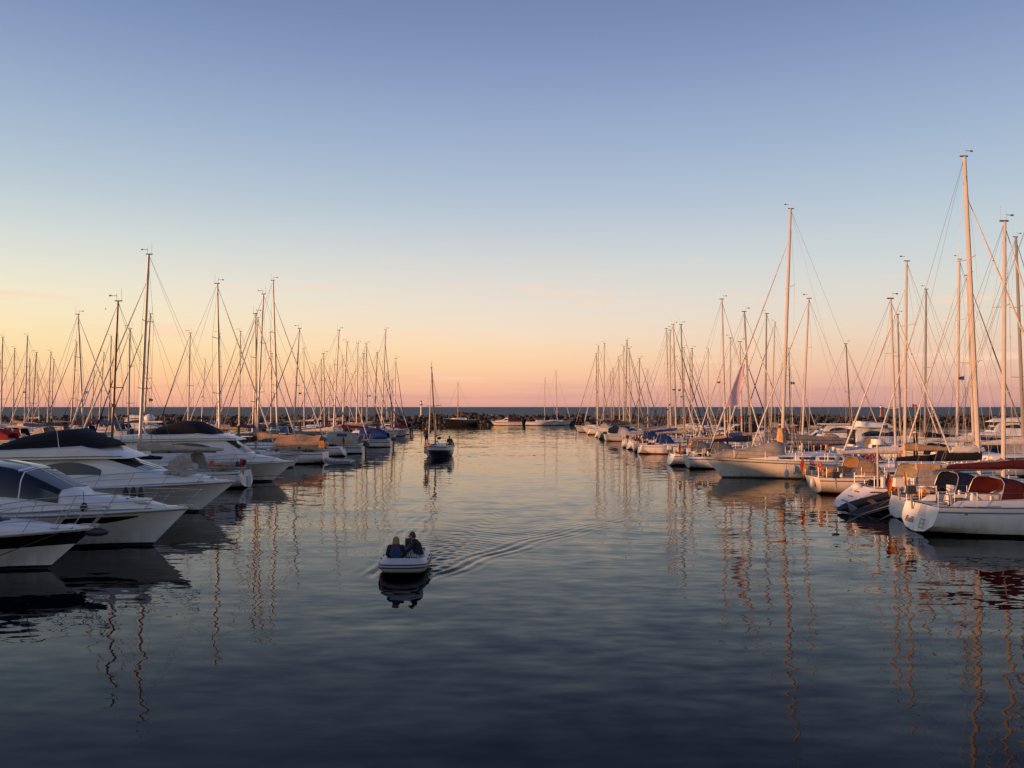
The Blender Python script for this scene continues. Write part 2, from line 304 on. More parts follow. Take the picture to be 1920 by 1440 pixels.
def breakwater():
    rn = random.Random(3)
    def top(x): return 2.2 + 0.18 * math.sin(x * 0.11) + 0.12 * math.sin(x * 0.47) + 0.75 * math.exp(-((x + 13) / 6) ** 2)
    base = MB(); secs = []
    for i in range(101):
        x = -250 + i * 5; h = top(x) - 0.25
        secs.append([(x, 229, -1.5), (x, 231.5, h * 0.6), (x, 234, h), (x, 238, h), (x, 243, -1.5)])
    br = base.loft(secs, closed=False, caps=False).build('breakwater', 'rock', None, 30); br['kind'] = 'structure'
    variants = []
    for k in range(8):
        mb = MB(); mb.ell((0, 0, 0), (1, 0.8, 0.62), 8, 5, 0, 0.22, rn)
        o = mb.build('rock', 'rock_light' if k % 3 == 0 else 'rock', br, 25); variants.append(o)
    far = MB(); n = 0; used = [False] * 8
    spots = []
    x = -175.0
    while x < 175:
        for row in range(5):
            q = row / 4.0; y = 228.6 + q * 5.2 + rn.uniform(-0.5, 0.5); z = lerp(-0.1, top(x), q ** 0.8) + rn.uniform(-0.25, 0.25)
            spots.append((x + rn.uniform(-0.6, 0.6), y, z, rn.uniform(0.4, 0.95)))
        x += 0.95
    spots.sort(key=lambda s: abs(s[0] - 4) - 6 * s[3])
    for i, (x, y, z, s) in enumerate(spots):
        if i < 300:
            k = rn.randrange(8); src = variants[k]
            if used[k]: o = src.copy(); COL.objects.link(o); o.parent = br
            else: o = src; used[k] = True
            o.location = (x, y, z); o.scale = (s, s, s); o.rotation_euler = (rn.uniform(-.5, .5), rn.uniform(-.5, .5), rn.uniform(0, 6.3))
        else:
            far.ell((x, y, z), (s, s * 0.85, s * 0.65), 7, 4, rn.choice((0, 0, 1)), 0.22, rn)
    fo = far.build('far_rocks', ['rock', 'rock_light'], br, 25); fo['kind'] = 'stuff'
breakwater()

# ------------------------------------------------------------------ hulls
def bundle(name, c, d, m, parent, seed=1):
    rn = random.Random(seed); secs = []
    for i in range(7):
        q = i / 6; e = math.sin(math.pi * (.12 + .76 * q)) ** .5; n = 9
        secs.append([(c[0] + d[0] * (q - .5), c[1] + d[1] / 2 * e * math.cos(2 * math.pi * j / n) * rn.uniform(.8, 1.15), c[2] + d[2] / 2 * e * math.sin(2 * math.pi * j / n) * rn.uniform(.7, 1.25)) for j in range(n)])
    return MB().loft(secs).build(name, m, parent, 50)
class Hull:
    def __init__(s, L, B, fs, fb, xo, zb=-0.45, ts=0.76, rt=0.25, rb=1.0, tm=0.42, pw=2.1, sag=0.06, zbs=0.03, motor=False, bowmin=0.03):
        s.__dict__.update(locals())
    def sheer(s, t): return lerp(s.fs, s.fb, t ** 1.4) - s.sag * math.sin(math.pi * t)
    def half(s, t):
        if t < s.tm: f = 1 - (1 - s.ts) * ((s.tm - t) / s.tm) ** 2
        else: f = max(s.bowmin, 1 - ((t - s.tm) / (1 - s.tm)) ** s.pw)
        return s.B / 2 * f
    def bot(s, t):
        a = lerp(s.zbs, s.zb, sstep(t / 0.35)); return lerp(a, -0.15, sstep((t - 0.7) / 0.3))
    def x(s, t, z):
        h = s.sheer(t); q = max(0.0, min(1.1, z / h)); xs = s.rt * q if s.rt >= 0 else -s.rt * (1 - q)
        xb = s.L - s.rb * (1 - q) if z >= 0 else s.L - s.rb - 0.4 * (-z)
        return s.xo + xs + t * (xb - xs)
    def k(s, t, u):
        u = max(0, min(1, u))
        if s.motor:
            c = 0.32; a = 0.86 * u / c if u < c else 0.86 + 0.14 * (u - c) / (1 - c)
            b = 0.55 * u ** 0.9 + 0.45 * u ** 2.4
            return lerp(a, b, sstep((t - 0.45) / 0.5))
        a = (1 - (1 - u) ** 4.6) ** 0.47; b = 0.75 * u ** 0.75 + 0.25 * u * u
        return lerp(a, b, sstep((t - 0.4) / 0.55))
    def pt(s, t, z, side):
        u = (z - s.bot(t)) / (s.sheer(t) - s.bot(t)); return (s.x(t, z), side * s.half(t) * s.k(t, u), z)
    def deck_pt(s, t, frac, dz=0.0):
        z = s.sheer(t); return (s.x(t, z), frac * s.half(t), z + dz)
    def t_of(s, x): return max(0, min(1, (x - s.xo) / s.L))
    def mesh(s, parent, mats, stripe=(0.20, 0.14), boot=(0.03, 0.11), n=18, transom=True):
        lev = lambda t: [s.bot(t), s.bot(t) * 0.5, boot[0], boot[1], lerp(boot[1], s.sheer(t) - stripe[0], .33), lerp(boot[1], s.sheer(t) - stripe[0], .67), s.sheer(t) - stripe[0], s.sheer(t) - stripe[1], s.sheer(t) - 0.04, s.sheer(t)]
        bands = [1, 1, 2, 0, 0, 0, 3, 0, 0]
        mb = MB(); ts_ = [1 - (1 - i / n) ** 1.35 for i in range(n + 1)]
        for side in (-1, 1):
            g = []
            for t in ts_:
                zl = []; lo = s.bot(t)
                for i, z in enumerate(lev(t)): lo = max(z, lo + (0.0015 if i else 0)); zl.append(lo)
                g.append([s.pt(t, min(z, s.sheer(t)), side) for z in zl])
            o = len(mb.v); m = len(g[0]); mb.v += [p for q in g for p in q]
            for i in range(n):
                for j in range(m - 1):
                    a = o + i * m + j; q = (a, a + m, a + m + 1, a + 1); mb.f.append(q if side < 0 else q[::-1]); mb.m.append(bands[j])
            g0 = g[0]; 
            if side < 0: first = g0
            else:
                mb.add(first[::-1] + g0[1:], [tuple(range(len(first) + len(g0) - 1))], 0)
            # bow closing strip
            if side < 0: fb_ = g[-1]
            else:
                o2 = len(mb.v); mb.v += fb_ + g[-1]
                for j in range(m - 1): mb.f.append((o2 + j, o2 + j + m, o2 + j + m + 1, o2 + j + 1)); mb.m.append(bands[j])
        return mb.build('hull', mats, parent, 40)
    def deck(s, parent, m='deck', cock=None, n=18, camber=0.05, dz=-0.012):
        mb = MB(); secs = []
        ts_ = sorted(set([i / n for i in range(n + 1)] + ([cock[0] - 0.001, cock[0], cock[1], cock[1] + 0.001] if cock else [])))
        for t in ts_:
            z = s.sheer(t) + dz; x = s.x(t, z); b = s.half(t) - 0.004
            inn = cock and cock[0] <= t <= cock[1]; cw = min(b * 0.62, cock[2]) if cock else b * 0.6; zc = z - (cock[3] if inn else 0)
            zc2 = z + camber if not inn else zc
            secs.append([(x, -b, z), (x, -cw, z + camber * 0.6), (x, -cw * 0.98, lerp(z, zc2, 1)), (x, 0, zc2), (x, cw * 0.98, lerp(z, zc2, 1)), (x, cw, z + camber * 0.6), (x, b, z)])
        mb.loft(secs, closed=False, caps=False); return mb.build('deck', m, parent, 30)
def trunk_sec(x, w, z0, h, slope=0.18):
    return [(x, -w, z0), (x, -(w - slope * h * 0.8), z0 + 0.8 * h), (x, -(w - slope * h) * 0.86, z0 + h), (x, 0, z0 + h * 1.05 + 0.01), (x, (w - slope * h) * 0.86, z0 + h), (x, (w - slope * h * 0.8), z0 + 0.8 * h), (x, w, z0)]
def interp_sec(secs, x):
    for a, b in zip(secs, secs[1:]):
        lo, hi = (a, b) if a[0] < b[0] else (b, a)
        if lo[0] <= x <= hi[0]:
            t = (x - lo[0]) / (hi[0] - lo[0] + 1e-9); return [lerp(lo[i], hi[i], t) for i in range(4)]
    return list(secs[0] if abs(x - secs[0][0]) < abs(x - secs[-1][0]) else secs[-1])
def side_window(secs, xa, xb, f0, f1, side, parent, slope=0.18, m='glass', name='window', n=5, lens=False, off=0.010):
    mb = MB(); L = []
    for i in range(n + 1):
        x = lerp(xa, xb, i / n); _, w, z0, h = interp_sec(secs, x)
        lo, hi = f0, f1
        if lens: e = math.sin(math.pi * (0.06 + 0.88 * i / n)) ** 0.6; hi = lerp(f0 + 0.04, f1, e)
        y0 = w - slope * h * lo; y1 = w - slope * h * hi
        L.append([(x, side * (y0 + off), z0 + lo * h), (x, side * (y1 + off), z0 + hi * h), (x, side * (y1 - 0.02), z0 + hi * h), (x, side * (y0 - 0.02), z0 + lo * h)])
    mb.loft(L); return mb.build(name, m, parent, 30)
def text_part(txt, parent, m, size, mw, name='lettering', ext=0.004, shear=0.0):
    c = bpy.data.curves.new(name, 'FONT'); c.body = txt; c.size = size; c.extrude = ext; c.shear = shear; c.align_x = 'LEFT'
    t = bpy.data.objects.new(name, c); COL.objects.link(t); bpy.context.view_layer.update()
    me = bpy.data.meshes.new_from_object(t.evaluated_get(bpy.context.evaluated_depsgraph_get())); bpy.data.objects.remove(t)
    me.materials.clear(); me.materials.append(MATS[m]); o = bpy.data.objects.new(name, me); COL.objects.link(o); o.parent = parent; o.matrix_local = mw; return o

# ------------------------------------------------------------------ sailing boats
def sailboat(label, X, Y, h, lean=0.0, bow=1, L=None, B=None, hullm='gelcoat', stripe='stripe_blue', boot='stripe_black', cover='blue', dodger=None, mastm='mast', genoa='white', lod=1, rz=None, name='sailboat',
             fb=None, mastf=0.42, group=None, spread=2, boomz=None, flag=None, radar=False, rt=0.25, cabin=True, cat='sailboat', mastr=None, roll=0.0, boomL=None, coverh=1.0, tent=None, backstay=True, genoa_on=True, band=(0.20, 0.14)):
    L = L or max(6.5, min(13.5, h / 1.33)); B = B or (0.9 + L * 0.235); fbs = fb or (0.62 + L * 0.035); fbb = fbs + 0.28
    rz = rz if rz is not None else ((0 if bow > 0 else math.pi) + R(rnd.uniform(-2.5, 2.5)))
    root = empty(name, label, cat, (X, Y, 0), rz, group)
    if roll: root.rotation_euler = (roll, 0, rz)
    xo = -L * (1 - mastf); H = Hull(L, B, fbs, fbb, xo, rt=rt, rb=0.09 * L, ts=0.74)
    hull = H.mesh(root, [hullm, 'antifoul', boot, stripe], stripe=band, n=16 if lod else 22)
    H.deck(root, cock=(0.05, 0.30, B * 0.28, 0.42) if lod < 2 else None, n=12)
    tm = H.t_of(0); zd = H.sheer(tm)
    bx = xo + L - 0.12; zb_ = H.sheer(0.99)
    # coachroof
    if cabin:
        secs = []
        for q, hh in ((0.31, 0.34), (0.33, 0.43), (0.45, 0.42), (0.58, 0.37), (0.70, 0.26), (0.78, 0.10), (0.80, 0.02)):
            x = xo + q * L; secs.append((x, min(H.half(q) * 0.66, B * 0.34), H.sheer(q), hh * (0.8 + 0.02 * L)))
        cb = MB().loft([trunk_sec(*s_) for s_ in secs]).build('cabin', 'gelcoat' if hullm != 'gelcoat_cream' else 'gelcoat_cream', root, 35)
        for sd in (-1, 1):
            if lod == 0:
                for a, b in ((0.36, 0.44), (0.46, 0.54), (0.57, 0.64)): side_window(secs, xo + a * L, xo + b * L, 0.28, 0.66, sd, cb)
            else: side_window(secs, xo + 0.36 * L, xo + 0.64 * L, 0.3, 0.66, sd, cb)
        if lod < 2: MB().box((xo + 0.70 * L, 0, H.sheer(0.7) + 0.30), (0.5, 0.5, 0.06), 0, 0.9).build('hatch', 'glass', cb)
    zc = zd + (0.36 if cabin else 0.0)
    # rig
    hd = 1 if abs((rz + math.pi) % (2 * math.pi) - math.pi) < 1.2 else -1
    rake = -abs(lean) if lean * hd < 0 else min(lean * hd, 0.6)
    rr = mastr or 0.0080 * h
    mtop = Vector((rake, 0, h))
    def onmast(q): return Vector((rake * q, 0, lerp(zc - 0.1, h, q)))
    ms = MB().tube([onmast(0), onmast(0.35), onmast(0.7), onmast(1)], [rr, rr, rr * 0.92, rr * 0.72], 8, sq=0.8).build('mast', mastm, root)
    mb = MB().tube([mtop + Vector((-0.22, 0, 0.03)), mtop + Vector((0.16, 0, 0.03))], 0.035 if lod else 0.04, 5)
    mb.tube([mtop + Vector((0.06, 0, 0)), mtop + Vector((0.08, 0, 0.42))], 0.010, 4); mb.tube([mtop + Vector((0.08, 0, 0.30)), mtop + Vector((0.32, 0.06, 0.30))], 0.012, 4); mb.box(tuple(mtop + Vector((0.38, 0.07, 0.30))), (0.12, 0.02, 0.08))
    mb.tube([mtop + Vector((-0.18, 0, 0)), mtop + Vector((-0.18, 0, 0.7))], 0.007, 4)
    mb.build('masthead_vane', 'wire', ms)
    sp = [0.5] if spread == 1 else [0.36, 0.68]
    half = H.half(tm); tips = []
    for q in sp:
        p = onmast(q); w = half * 0.62 * (1.0 if q < 0.6 else 0.85)
        for sd in (-1, 1):
            tip = p + Vector((-0.15, sd * w, 0.05)); T('spreader', [p, tip], 0.025, mastm, ms, 5); tips.append((sd, tip))
    wr = 0.0075 if lod == 0 else (0.009 if lod == 1 else 0.012)
    for sd in (-1, 1):
        ch = Vector(H.deck_pt(tm - 0.02, sd * 0.9)); pts = [ch] + [t_ for (a, t_) in tips if a == sd] + [onmast(0.97 if spread == 2 else 0.86)]
        T('shroud', pts, wr, 'wire', root, 4)
        T('lower_shroud', [Vector(H.deck_pt(tm - 0.06, sd * 0.88)), onmast(sp[0] - 0.02)], wr, 'wire', root, 4)
    ft = onmast(0.985 if spread == 1 or rnd.random() < 0.5 else 0.88); fbm = Vector((bx - 0.05, 0, zb_ + 0.05))
    if genoa_on:
        g = MB(); a = fbm + (ft - fbm) * 0.05; gr = 0.036 + 0.0016 * h
        g.tube([fbm, a, a + (ft - a) * 0.04, a + (ft - a) * 0.35, a + (ft - a) * 0.8, a + (ft - a) * 0.93, ft], [0.02, 0.02, gr, gr * 0.95, gr * 0.6, gr * 0.35, 0.012], 7)
        g.build('furled_genoa', 'canvas_' + genoa, root)
        MB().tube([fbm + (ft - fbm) * 0.02, fbm + (ft - fbm) * 0.035], 0.11, 8).build('furling_drum', 'rubber', root)
    else: T('forestay', [fbm, ft], wr * 1.2, 'wire', root, 4)
    if backstay: T('backstay', [Vector((xo + 0.15 + max(rt, 0), 0, H.sheer(0) + 0.02)), mtop], wr, 'wire', root, 4)
    # boom and stowed sail
    bl = boomL or L * 0.36; bz = boomz or (zc + 0.75); be = Vector((-bl, 0, bz + 0.05))
    T('boom', [Vector((-0.1, 0, bz)), be], 0.06 if lod else 0.07, mastm, root, 6)
    T('topping_lift', [be, mtop], wr * 0.8, 'wire', root, 4)
    if cover:
        secs = []
        for i in range(9):
            q = i / 8; x = lerp(0.06, -bl * 0.97, q); hh = coverh * (lerp(0.62, 0.20, q ** 0.7) * (0.62 + L * 0.035)) * (1 + 0.08 * math.sin(i * 2.3 + L)); ww = lerp(0.19, 0.10, q)
            zz = bz - 0.06
            secs.append([(x, ww * math.cos(a) * (0.65 if math.sin(a) > 0.3 else 1), zz + hh * (0.5 + 0.5 * math.sin(a))) for a in [2 * math.pi * k / 8 for k in range(8)]])
        MB().loft(secs).build('sail_cover', 'canvas_' + cover, root, 60)
    # rails
    if lod < 2:
        for nm, tq in (('pulpit', (1.0, 0.93, 0.86)), ('pushpit', (0.0, 0.05, 0.12))):
            mb = MB(); top = []
            for sd in (-1, 1):
                for t in tq:
                    p = Vector(H.deck_pt(t, sd * 0.94)); q = p + Vector((0.1 if nm == 'pulpit' and t > 0.9 else 0, 0, 0.58)); mb.tube([p, q], 0.014, 4)
                arc = [Vector(H.deck_pt(t, sd * 0.94)) + Vector((0.1 if nm == 'pulpit' and t > 0.9 else 0, 0, 0.58)) for t in tq]; top.append(arc)
            mb.tube(top[0][::-1] + top[1], 0.015, 4); mb.build(nm, 'steel', root)
        ts_ = [0.12 + i * 0.148 for i in range(1, 5)] if lod == 0 else [0.3, 0.5, 0.7]
        for sd in (-1, 1):
            for t in ts_: p = Vector(H.deck_pt(t, sd * 0.95)); T('stanchion', [p, p + Vector((0, 0, 0.58))], 0.012, 'steel', root, 4)
            for hz in ((0.56, 0.3) if lod == 0 else (0.56,)):
                T('lifeline', [Vector(H.deck_pt(t, sd * 0.95)) + Vector((0, 0, hz)) for t in [0.12] + ts_ + [0.86]], 0.006 if lod == 0 else 0.008, 'wire', root, 4)
    if lod == 0:
        for sd in (-1, 1): T('toe_rail', [Vector(H.deck_pt(i / 14, sd * 0.985)) + Vector((0, 0, 0.02)) for i in range(15)], 0.022, 'stripe_grey', root, 4)
    if dodger: make_dodger(root, xo + 0.33 * L, H.sheer(0.33), min(H.half(0.33) * 0.72, 1.15), dodger, lod)
    if tent:
        secs = []; x0, x1 = xo + 0.04 * L, xo + 0.40 * L; 
        for i in range(7):
            q = i / 6; x = lerp(x0, x1, q); w = H.half(lerp(.04, .4, q)) * 0.92; z0 = H.sheer(0.2) + 0.25; zr = bz + 0.25 - 0.1 * math.sin(q * 9)
            secs.append([(x, -w, z0), (x, -w * 0.8, lerp(z0, zr, 0.55)), (x, 0, zr), (x, w * 0.8, lerp(z0, zr, 0.55)), (x, w, z0)])
        MB().loft(secs, closed=False, caps=False).build('boom_tent', 'canvas_' + tent, root, 25)
    if radar:
        p = onmast(0.42) + Vector((0.32, 0, 0)); MB().tube([p - Vector((0, 0, 0.1)), p + Vector((0, 0, 0.1))], [0.24, 0.2], 10).build('radome', 'plastic_white', root); T('radar_bracket', [onmast(0.41), p - Vector((0, 0, 0.1))], 0.03, 'steel', root, 4)
    if flag:
        ps = Vector(H.deck_pt(0.0, 0.5)); pe = ps + Vector((-0.35, 0, 1.15)); st = T('flag_staff', [ps, pe], 0.014, 'mast_wood', root, 5)
        for k, fm in enumerate(flag):
            q0, q1 = 0.95 - k * 0.18, 0.95 - (k + 1) * 0.18; a, b = ps.lerp(pe, q0), ps.lerp(pe, q1); dn = Vector((-0.12, 0.05, -0.55))
            MB().add([a, b, b + dn, a + dn], [(0, 1, 2, 3)]).build('flag_band', fm, st, None)
    if lod < 2 and name == 'sailboat':
        r2 = random.Random(int(X * 31 + Y * 17)); zr = H.sheer(0.05)
        for sd in (-1, 1):
            for t in r2.sample((0.35, 0.48, 0.6, 0.7), 2):
                p = Vector(H.pt(t, H.sheer(t) * 0.55, sd)) + Vector((0, sd * 0.13, 0)); MB().tube([p - Vector((0, 0, .30)), p - Vector((0, 0, .24)), p + Vector((0, 0, .22)), p + Vector((0, 0, .30))], [.05, .12, .12, .04], 8).build('hull_fender', r2.choice(('fender', 'fender', 'fender_blue', 'rubber')), root)
                T('fender_line', [p + Vector((0, 0, .28)), Vector(H.deck_pt(t, sd * .95)) + Vector((0, 0, .3))], .009, 'rope_dark', root, 4)
        k = r2.random()
        if k < .6: MB().torus((xo + .22, r2.choice((-1, 1)) * B * .26, zr + .42), .23, .065, 'x', 14, 7, a0=-60, a1=240).build('stern_lifebuoy', r2.choice(('orange', 'lifebuoy_red', 'yellow', 'plastic_white')), root)
        if k > .35:
            y = r2.choice((-1, 1)) * B * .14; e = MB().box((xo + .16, y, zr + .50), (.36, .24, .32), 0, .8).build('rail_outboard', r2.choice(('engine', 'plastic_white', 'plastic_grey')), root); T('rail_outboard_leg', [(xo + .16, y, zr + .36), (xo + .2, y, zr - .25)], .045, 'plastic_grey', e, 6)
        bundle('cockpit_bundle', (xo + .16 * L, r2.uniform(-.4, .4), zr + .10), (r2.uniform(.6, 1.2), r2.uniform(.5, 1.0), r2.uniform(.25, .5)), 'canvas_' + r2.choice(('navy', 'tan', 'grey', 'burgundy', 'blue', 'black')), root, int(k * 99))
        MB().torus((xo + .10 * L, r2.uniform(-.8, .8), zr + .06), .18, .035, 'z', 14, 5).build('rope_coil', r2.choice(('rope', 'rope_dark')), root)
        MB().tube([(xo + .20 * L, 0, zr - .25), (xo + .20 * L, 0, zr + .45)], [.11, .08], 8).build('steering_column', 'plastic_white', root)
        T('mooring_line', [Vector(H.deck_pt(.02, .8)), Vector(H.deck_pt(.02, .8)) + Vector((-.5, .35, -.45)), Vector(H.deck_pt(.02, .8)) + Vector((-1.0, .8, -.75 - .1))], .012, 'rope', root, 4)
        if k > .3:
            sd = r2.choice((-1, 1)); tp = [t_ for (a_, t_) in tips if a_ == sd][0]; p = tp * .72 + onmast(sp[0]) * .28 - Vector((0, 0, r2.uniform(.5, 1.2)))
            T('flag_halyard', [tp * .72 + onmast(sp[0]) * .28, Vector(H.deck_pt(tm - .04, sd * .8))], .006, 'rope_dark', root, 4)
            MB().add([p, p - Vector((0, 0, .20)), p + Vector((-.26, .05, -.17)), p + Vector((-.27, .04, -.05))], [(0, 1, 2, 3)]).build('courtesy_flag', r2.choice(('flag_blue', 'flag_red', 'flag_black')), root, None)
    return root, H, dict(xo=xo, zc=zc, bz=bz, bl=bl, L=L, B=B, onmast=onmast, fbm=fbm, ft=ft)
def make_dodger(root, x, z, w, m, lod=1, hgt=0.95, length=1.15):
    secs = []; n = 8; prof = [(1, 0), (.99, .45), (.93, .80), (.70, .96), (0, 1.0), (-.70, .96), (-.93, .80), (-.99, .45), (-1, 0)]
    for q, f in ((0.85, 0.10), (0.40, 0.80), (0.05, 0.97), (-0.40, 1.0)):
        ww = w * (0.90 + 0.10 * f); secs.append([(x + (q - (0.25 * (1 - pz) if q < 0 else 0)) * length, ww * py, z + 0.12 + hgt * f * pz) for py, pz in prof])
    d = MB().loft(secs, closed=False, caps=False).build('sprayhood', 'canvas_' + m, root, 50)
    if lod < 2:
        a, b = secs[0], secs[1]
        for j0, j1 in ((2, 4), (4, 6)):
            mb = MB(); P = lambda s_, j, q: Vector(a[j]).lerp(Vector(b[j]), q) + Vector((0.015, 0, 0.015))
            mb.add([P(a, j0, .25), P(a, j1, .25), P(a, j1, .92), P(a, j0, .92)], [(0, 1, 2, 3)]).build('sprayhood_window', 'screen', d, None)
    T('sprayhood_hoop', [Vector(p) + Vector((0, 0, 0.01)) for p in secs[-1]], 0.018, 'steel', d, 5)
    return d

# ------------------------------------------------------------------ motor boats
def bow_rail(root, H, t0, h=0.6, n=6, fwd=0.35, mid=True):
    mb_top = []; 
    for sd in (-1, 1):
        arc = []; low = []
        for i in range(n + 1):
            t = lerp(t0, 0.985, i / n); p = Vector(H.deck_pt(t, sd * 0.93)); lift = h * min(1.0, 0.35 + 1.6 * i / n); q = p + Vector((0.22 + fwd * (i / n) ** 2, 0, lift))
            arc.append(q); low.append(p.lerp(q, 0.55))
            if i: T('rail_stanchion', [p, q], 0.013, 'steel', root, 5)
        mb_top.append(arc)
        if mid: T('mid_rail', low[1:], 0.009, 'steel', root, 4)
    T('bow_rail', mb_top[0] + mb_top[1][::-1], 0.016, 'steel', root, 6)
def fender(root_label, X, Y, Z, m='fender', r=0.12, l=0.6, name='fender'):
    o = empty(name, root_label, 'fender', (X, Y, Z)); MB().ell((0, 0, 0), (r, r, l / 2), 10, 8).build('fender_body', m, o); T('lanyard', [(0, 0, l / 2 - .02), (0, 0.03, l / 2 + 0.5)], 0.01, 'rope_dark', o, 4); return o
def motor_yacht(label, bx, Y, L, B, fbb, fbs, house, fly=None, cover=None, windows=((-8, -5.3, .35, .75),), screen=None, stripe=((0.22, 0.16), 'stripe_black'), rail=0.45, rz=0.0, hullm='gelcoat', portlight=None, cat='motor yacht', name='motor_yacht', hatch=(), screenm='screen', rb=1.5, cock=None, mastpole=None, pw=2.5, lod=0, boot='stripe_black', wrap=None):
    root = empty(name, label, cat, (bx, Y, 0), rz)
    H = Hull(L, B, fbs, fbb, -L, zb=-0.5, ts=0.92, rt=0.1, rb=rb, tm=0.42, pw=pw, sag=0.02, zbs=-0.25, motor=True, bowmin=0.05)
    H.mesh(root, [hullm, 'antifoul', boot, stripe[1]], stripe=stripe[0], n=22); H.deck(root, 'gelcoat', n=18, camber=0.07, cock=cock)
    for sd in (-1, 1): T('rub_rail', [Vector(H.deck_pt(i / 20, sd * 1.0)) + Vector((0, 0, -0.02)) for i in range(21)], 0.03, 'plastic_white' if lod == 0 else 'rubber', root, 5)
    sl = 0.22
    hs = MB().loft([trunk_sec(*s_, slope=sl) for s_ in house]).build('deckhouse', hullm, root, 32)
    for (a, b, f0, f1) in windows:
        for sd in (-1, 1): side_window(house, a, b, f0, f1, sd, hs, slope=sl, lens=True, n=9)
    if wrap:
        a, b, f0 = wrap; rows = []; n = 12
        for i in range(n + 1):
            x = lerp(a, b, i / n); _, w, z0, h = interp_sec(house, x); g = 0.02; w1 = w - sl * h * .8; wt = (w - sl * h) * .86
            half_ = [(x, w - sl * h * f0 + g, z0 + f0 * h), (x, w1 + g, z0 + .8 * h + g * .3), (x, wt + g * .5, z0 + h + g), (x, 0, z0 + h * 1.05 + .01 + g)]
            rows.append(half_ + [(p[0], -p[1], p[2]) for p in half_[-2::-1]])
        MB().loft(rows, closed=False, caps=False).build('windscreen', screenm, hs, 30)
        for k in (4, 9): T('windscreen_frame', [Vector(p) + Vector((0, 0, .01)) for p in rows[k]], 0.022, 'gelcoat', hs, 5)
        T('windscreen_frame', [Vector(r_[3]) for r_ in rows], 0.022, 'gelcoat', hs, 5)
        for j in (0, 6): T('windscreen_frame', [Vector(r_[j]) for r_ in rows], 0.025, 'plastic_white', hs, 5)
    if screen:
        a, b = screen; n = 5
        for half_ in ((-1, 0), (0, 1)):
            rows = []
            for i in range(n + 1):
                x = lerp(a, b, i / n); _, w, z0, h = interp_sec(house, x); q = (i / n); wt = (w - sl * h) * 0.85
                s0, s1 = half_[0] * wt + (0.03 if half_[0] == 0 else 0), half_[1] * wt - (0.03 if half_[1] == 0 else 0)
                zt = lambda y: z0 + h * (1.05 - 0.05 * abs(y) / max(wt, .01)) + 0.025
                rows.append([(x, s0, zt(s0)), (x, (s0 + s1) / 2, zt((s0 + s1) / 2)), (x, s1, zt(s1))])
            MB().loft(rows, closed=False, caps=False).build('windscreen', screenm, hs, 30)
        for sd in (-1, 1):
            T('wiper', [Vector((b + 0.02, sd * 0.5, interp_sec(house, b)[2] + interp_sec(house, b)[3] + 0.07)), Vector((lerp(a, b, .35), sd * 0.25, interp_sec(house, lerp(a, b, .35))[2] + interp_sec(house, lerp(a, b, .35))[3] * 1.05 + 0.06))], 0.012, 'rubber', hs, 4)
    if fly:
        fl = MB().loft([trunk_sec(*s_, slope=0.05) for s_ in fly]).build('flybridge', hullm, root, 32)
        for sd in (-1, 1): T('flybridge_trim', [Vector((s_[0], sd * (s_[1] + 0.012), s_[2] + 0.10)) for s_ in fly[:-1]], 0.02, 'stripe_grey', fl, 4)
    if cover:
        rn = random.Random(int(L * 10)); secs = []
        for (x, w, z0, zt) in cover:
            n = 8; secs.append([(x + rn.uniform(-.03, .03), w * math.cos(math.pi * j / n) * (1 + rn.uniform(-.03, .03)), z0 + (zt - z0) * (math.sin(math.pi * j / n) ** 0.75) * (1 + rn.uniform(-.04, .04))) for j in range(n + 1)])
        MB().loft(secs, closed=False, caps=True).build('flybridge_cover', 'canvas_black', root, 40)
    if portlight:
        x0, x1, zz0, zz1 = portlight
        for sd in (-1, 1):
            rows = []
            for i in range(9):
                x = lerp(x0, x1, i / 8); t = H.t_of(x + 0.02); e = 1 - 0.85 * max(0, (i / 8 - 0.55) / 0.45) ** 1.6; zc = (zz0 + zz1) / 2 + (zz1 - zz0) * .5 * (1 - e); hh = (zz1 - zz0) / 2 * e
                P = lambda z: Vector(H.pt(t, z, sd)) + Vector((0, sd * 0.012, 0))
                rows.append([P(zc - hh), P(zc + hh)])
            MB().loft(rows, closed=False, caps=False).build('hull_window', 'glass', root, None)
    for (x, y, zz) in hatch: MB().box((x, y, zz), (0.55, 0.5, 0.05), 0, 0.85).build('deck_hatch', 'glass', root)
    if rail: bow_rail(root, H, rail)
    if lod == 0:
        MB().box((-0.15, 0, fbb + 0.05), (0.5, 0.14, 0.07)).build('anchor_roller', 'steel', root)
        for sd in (-1, 1):
            for t in (0.55, 0.9): p = Vector(H.deck_pt(t, sd * 0.86)); MB().tube([p + Vector((-.12, 0, .05)), p + Vector((.12, 0, .05))], 0.02, 5).build('cleat', 'steel', root)
    return root, H
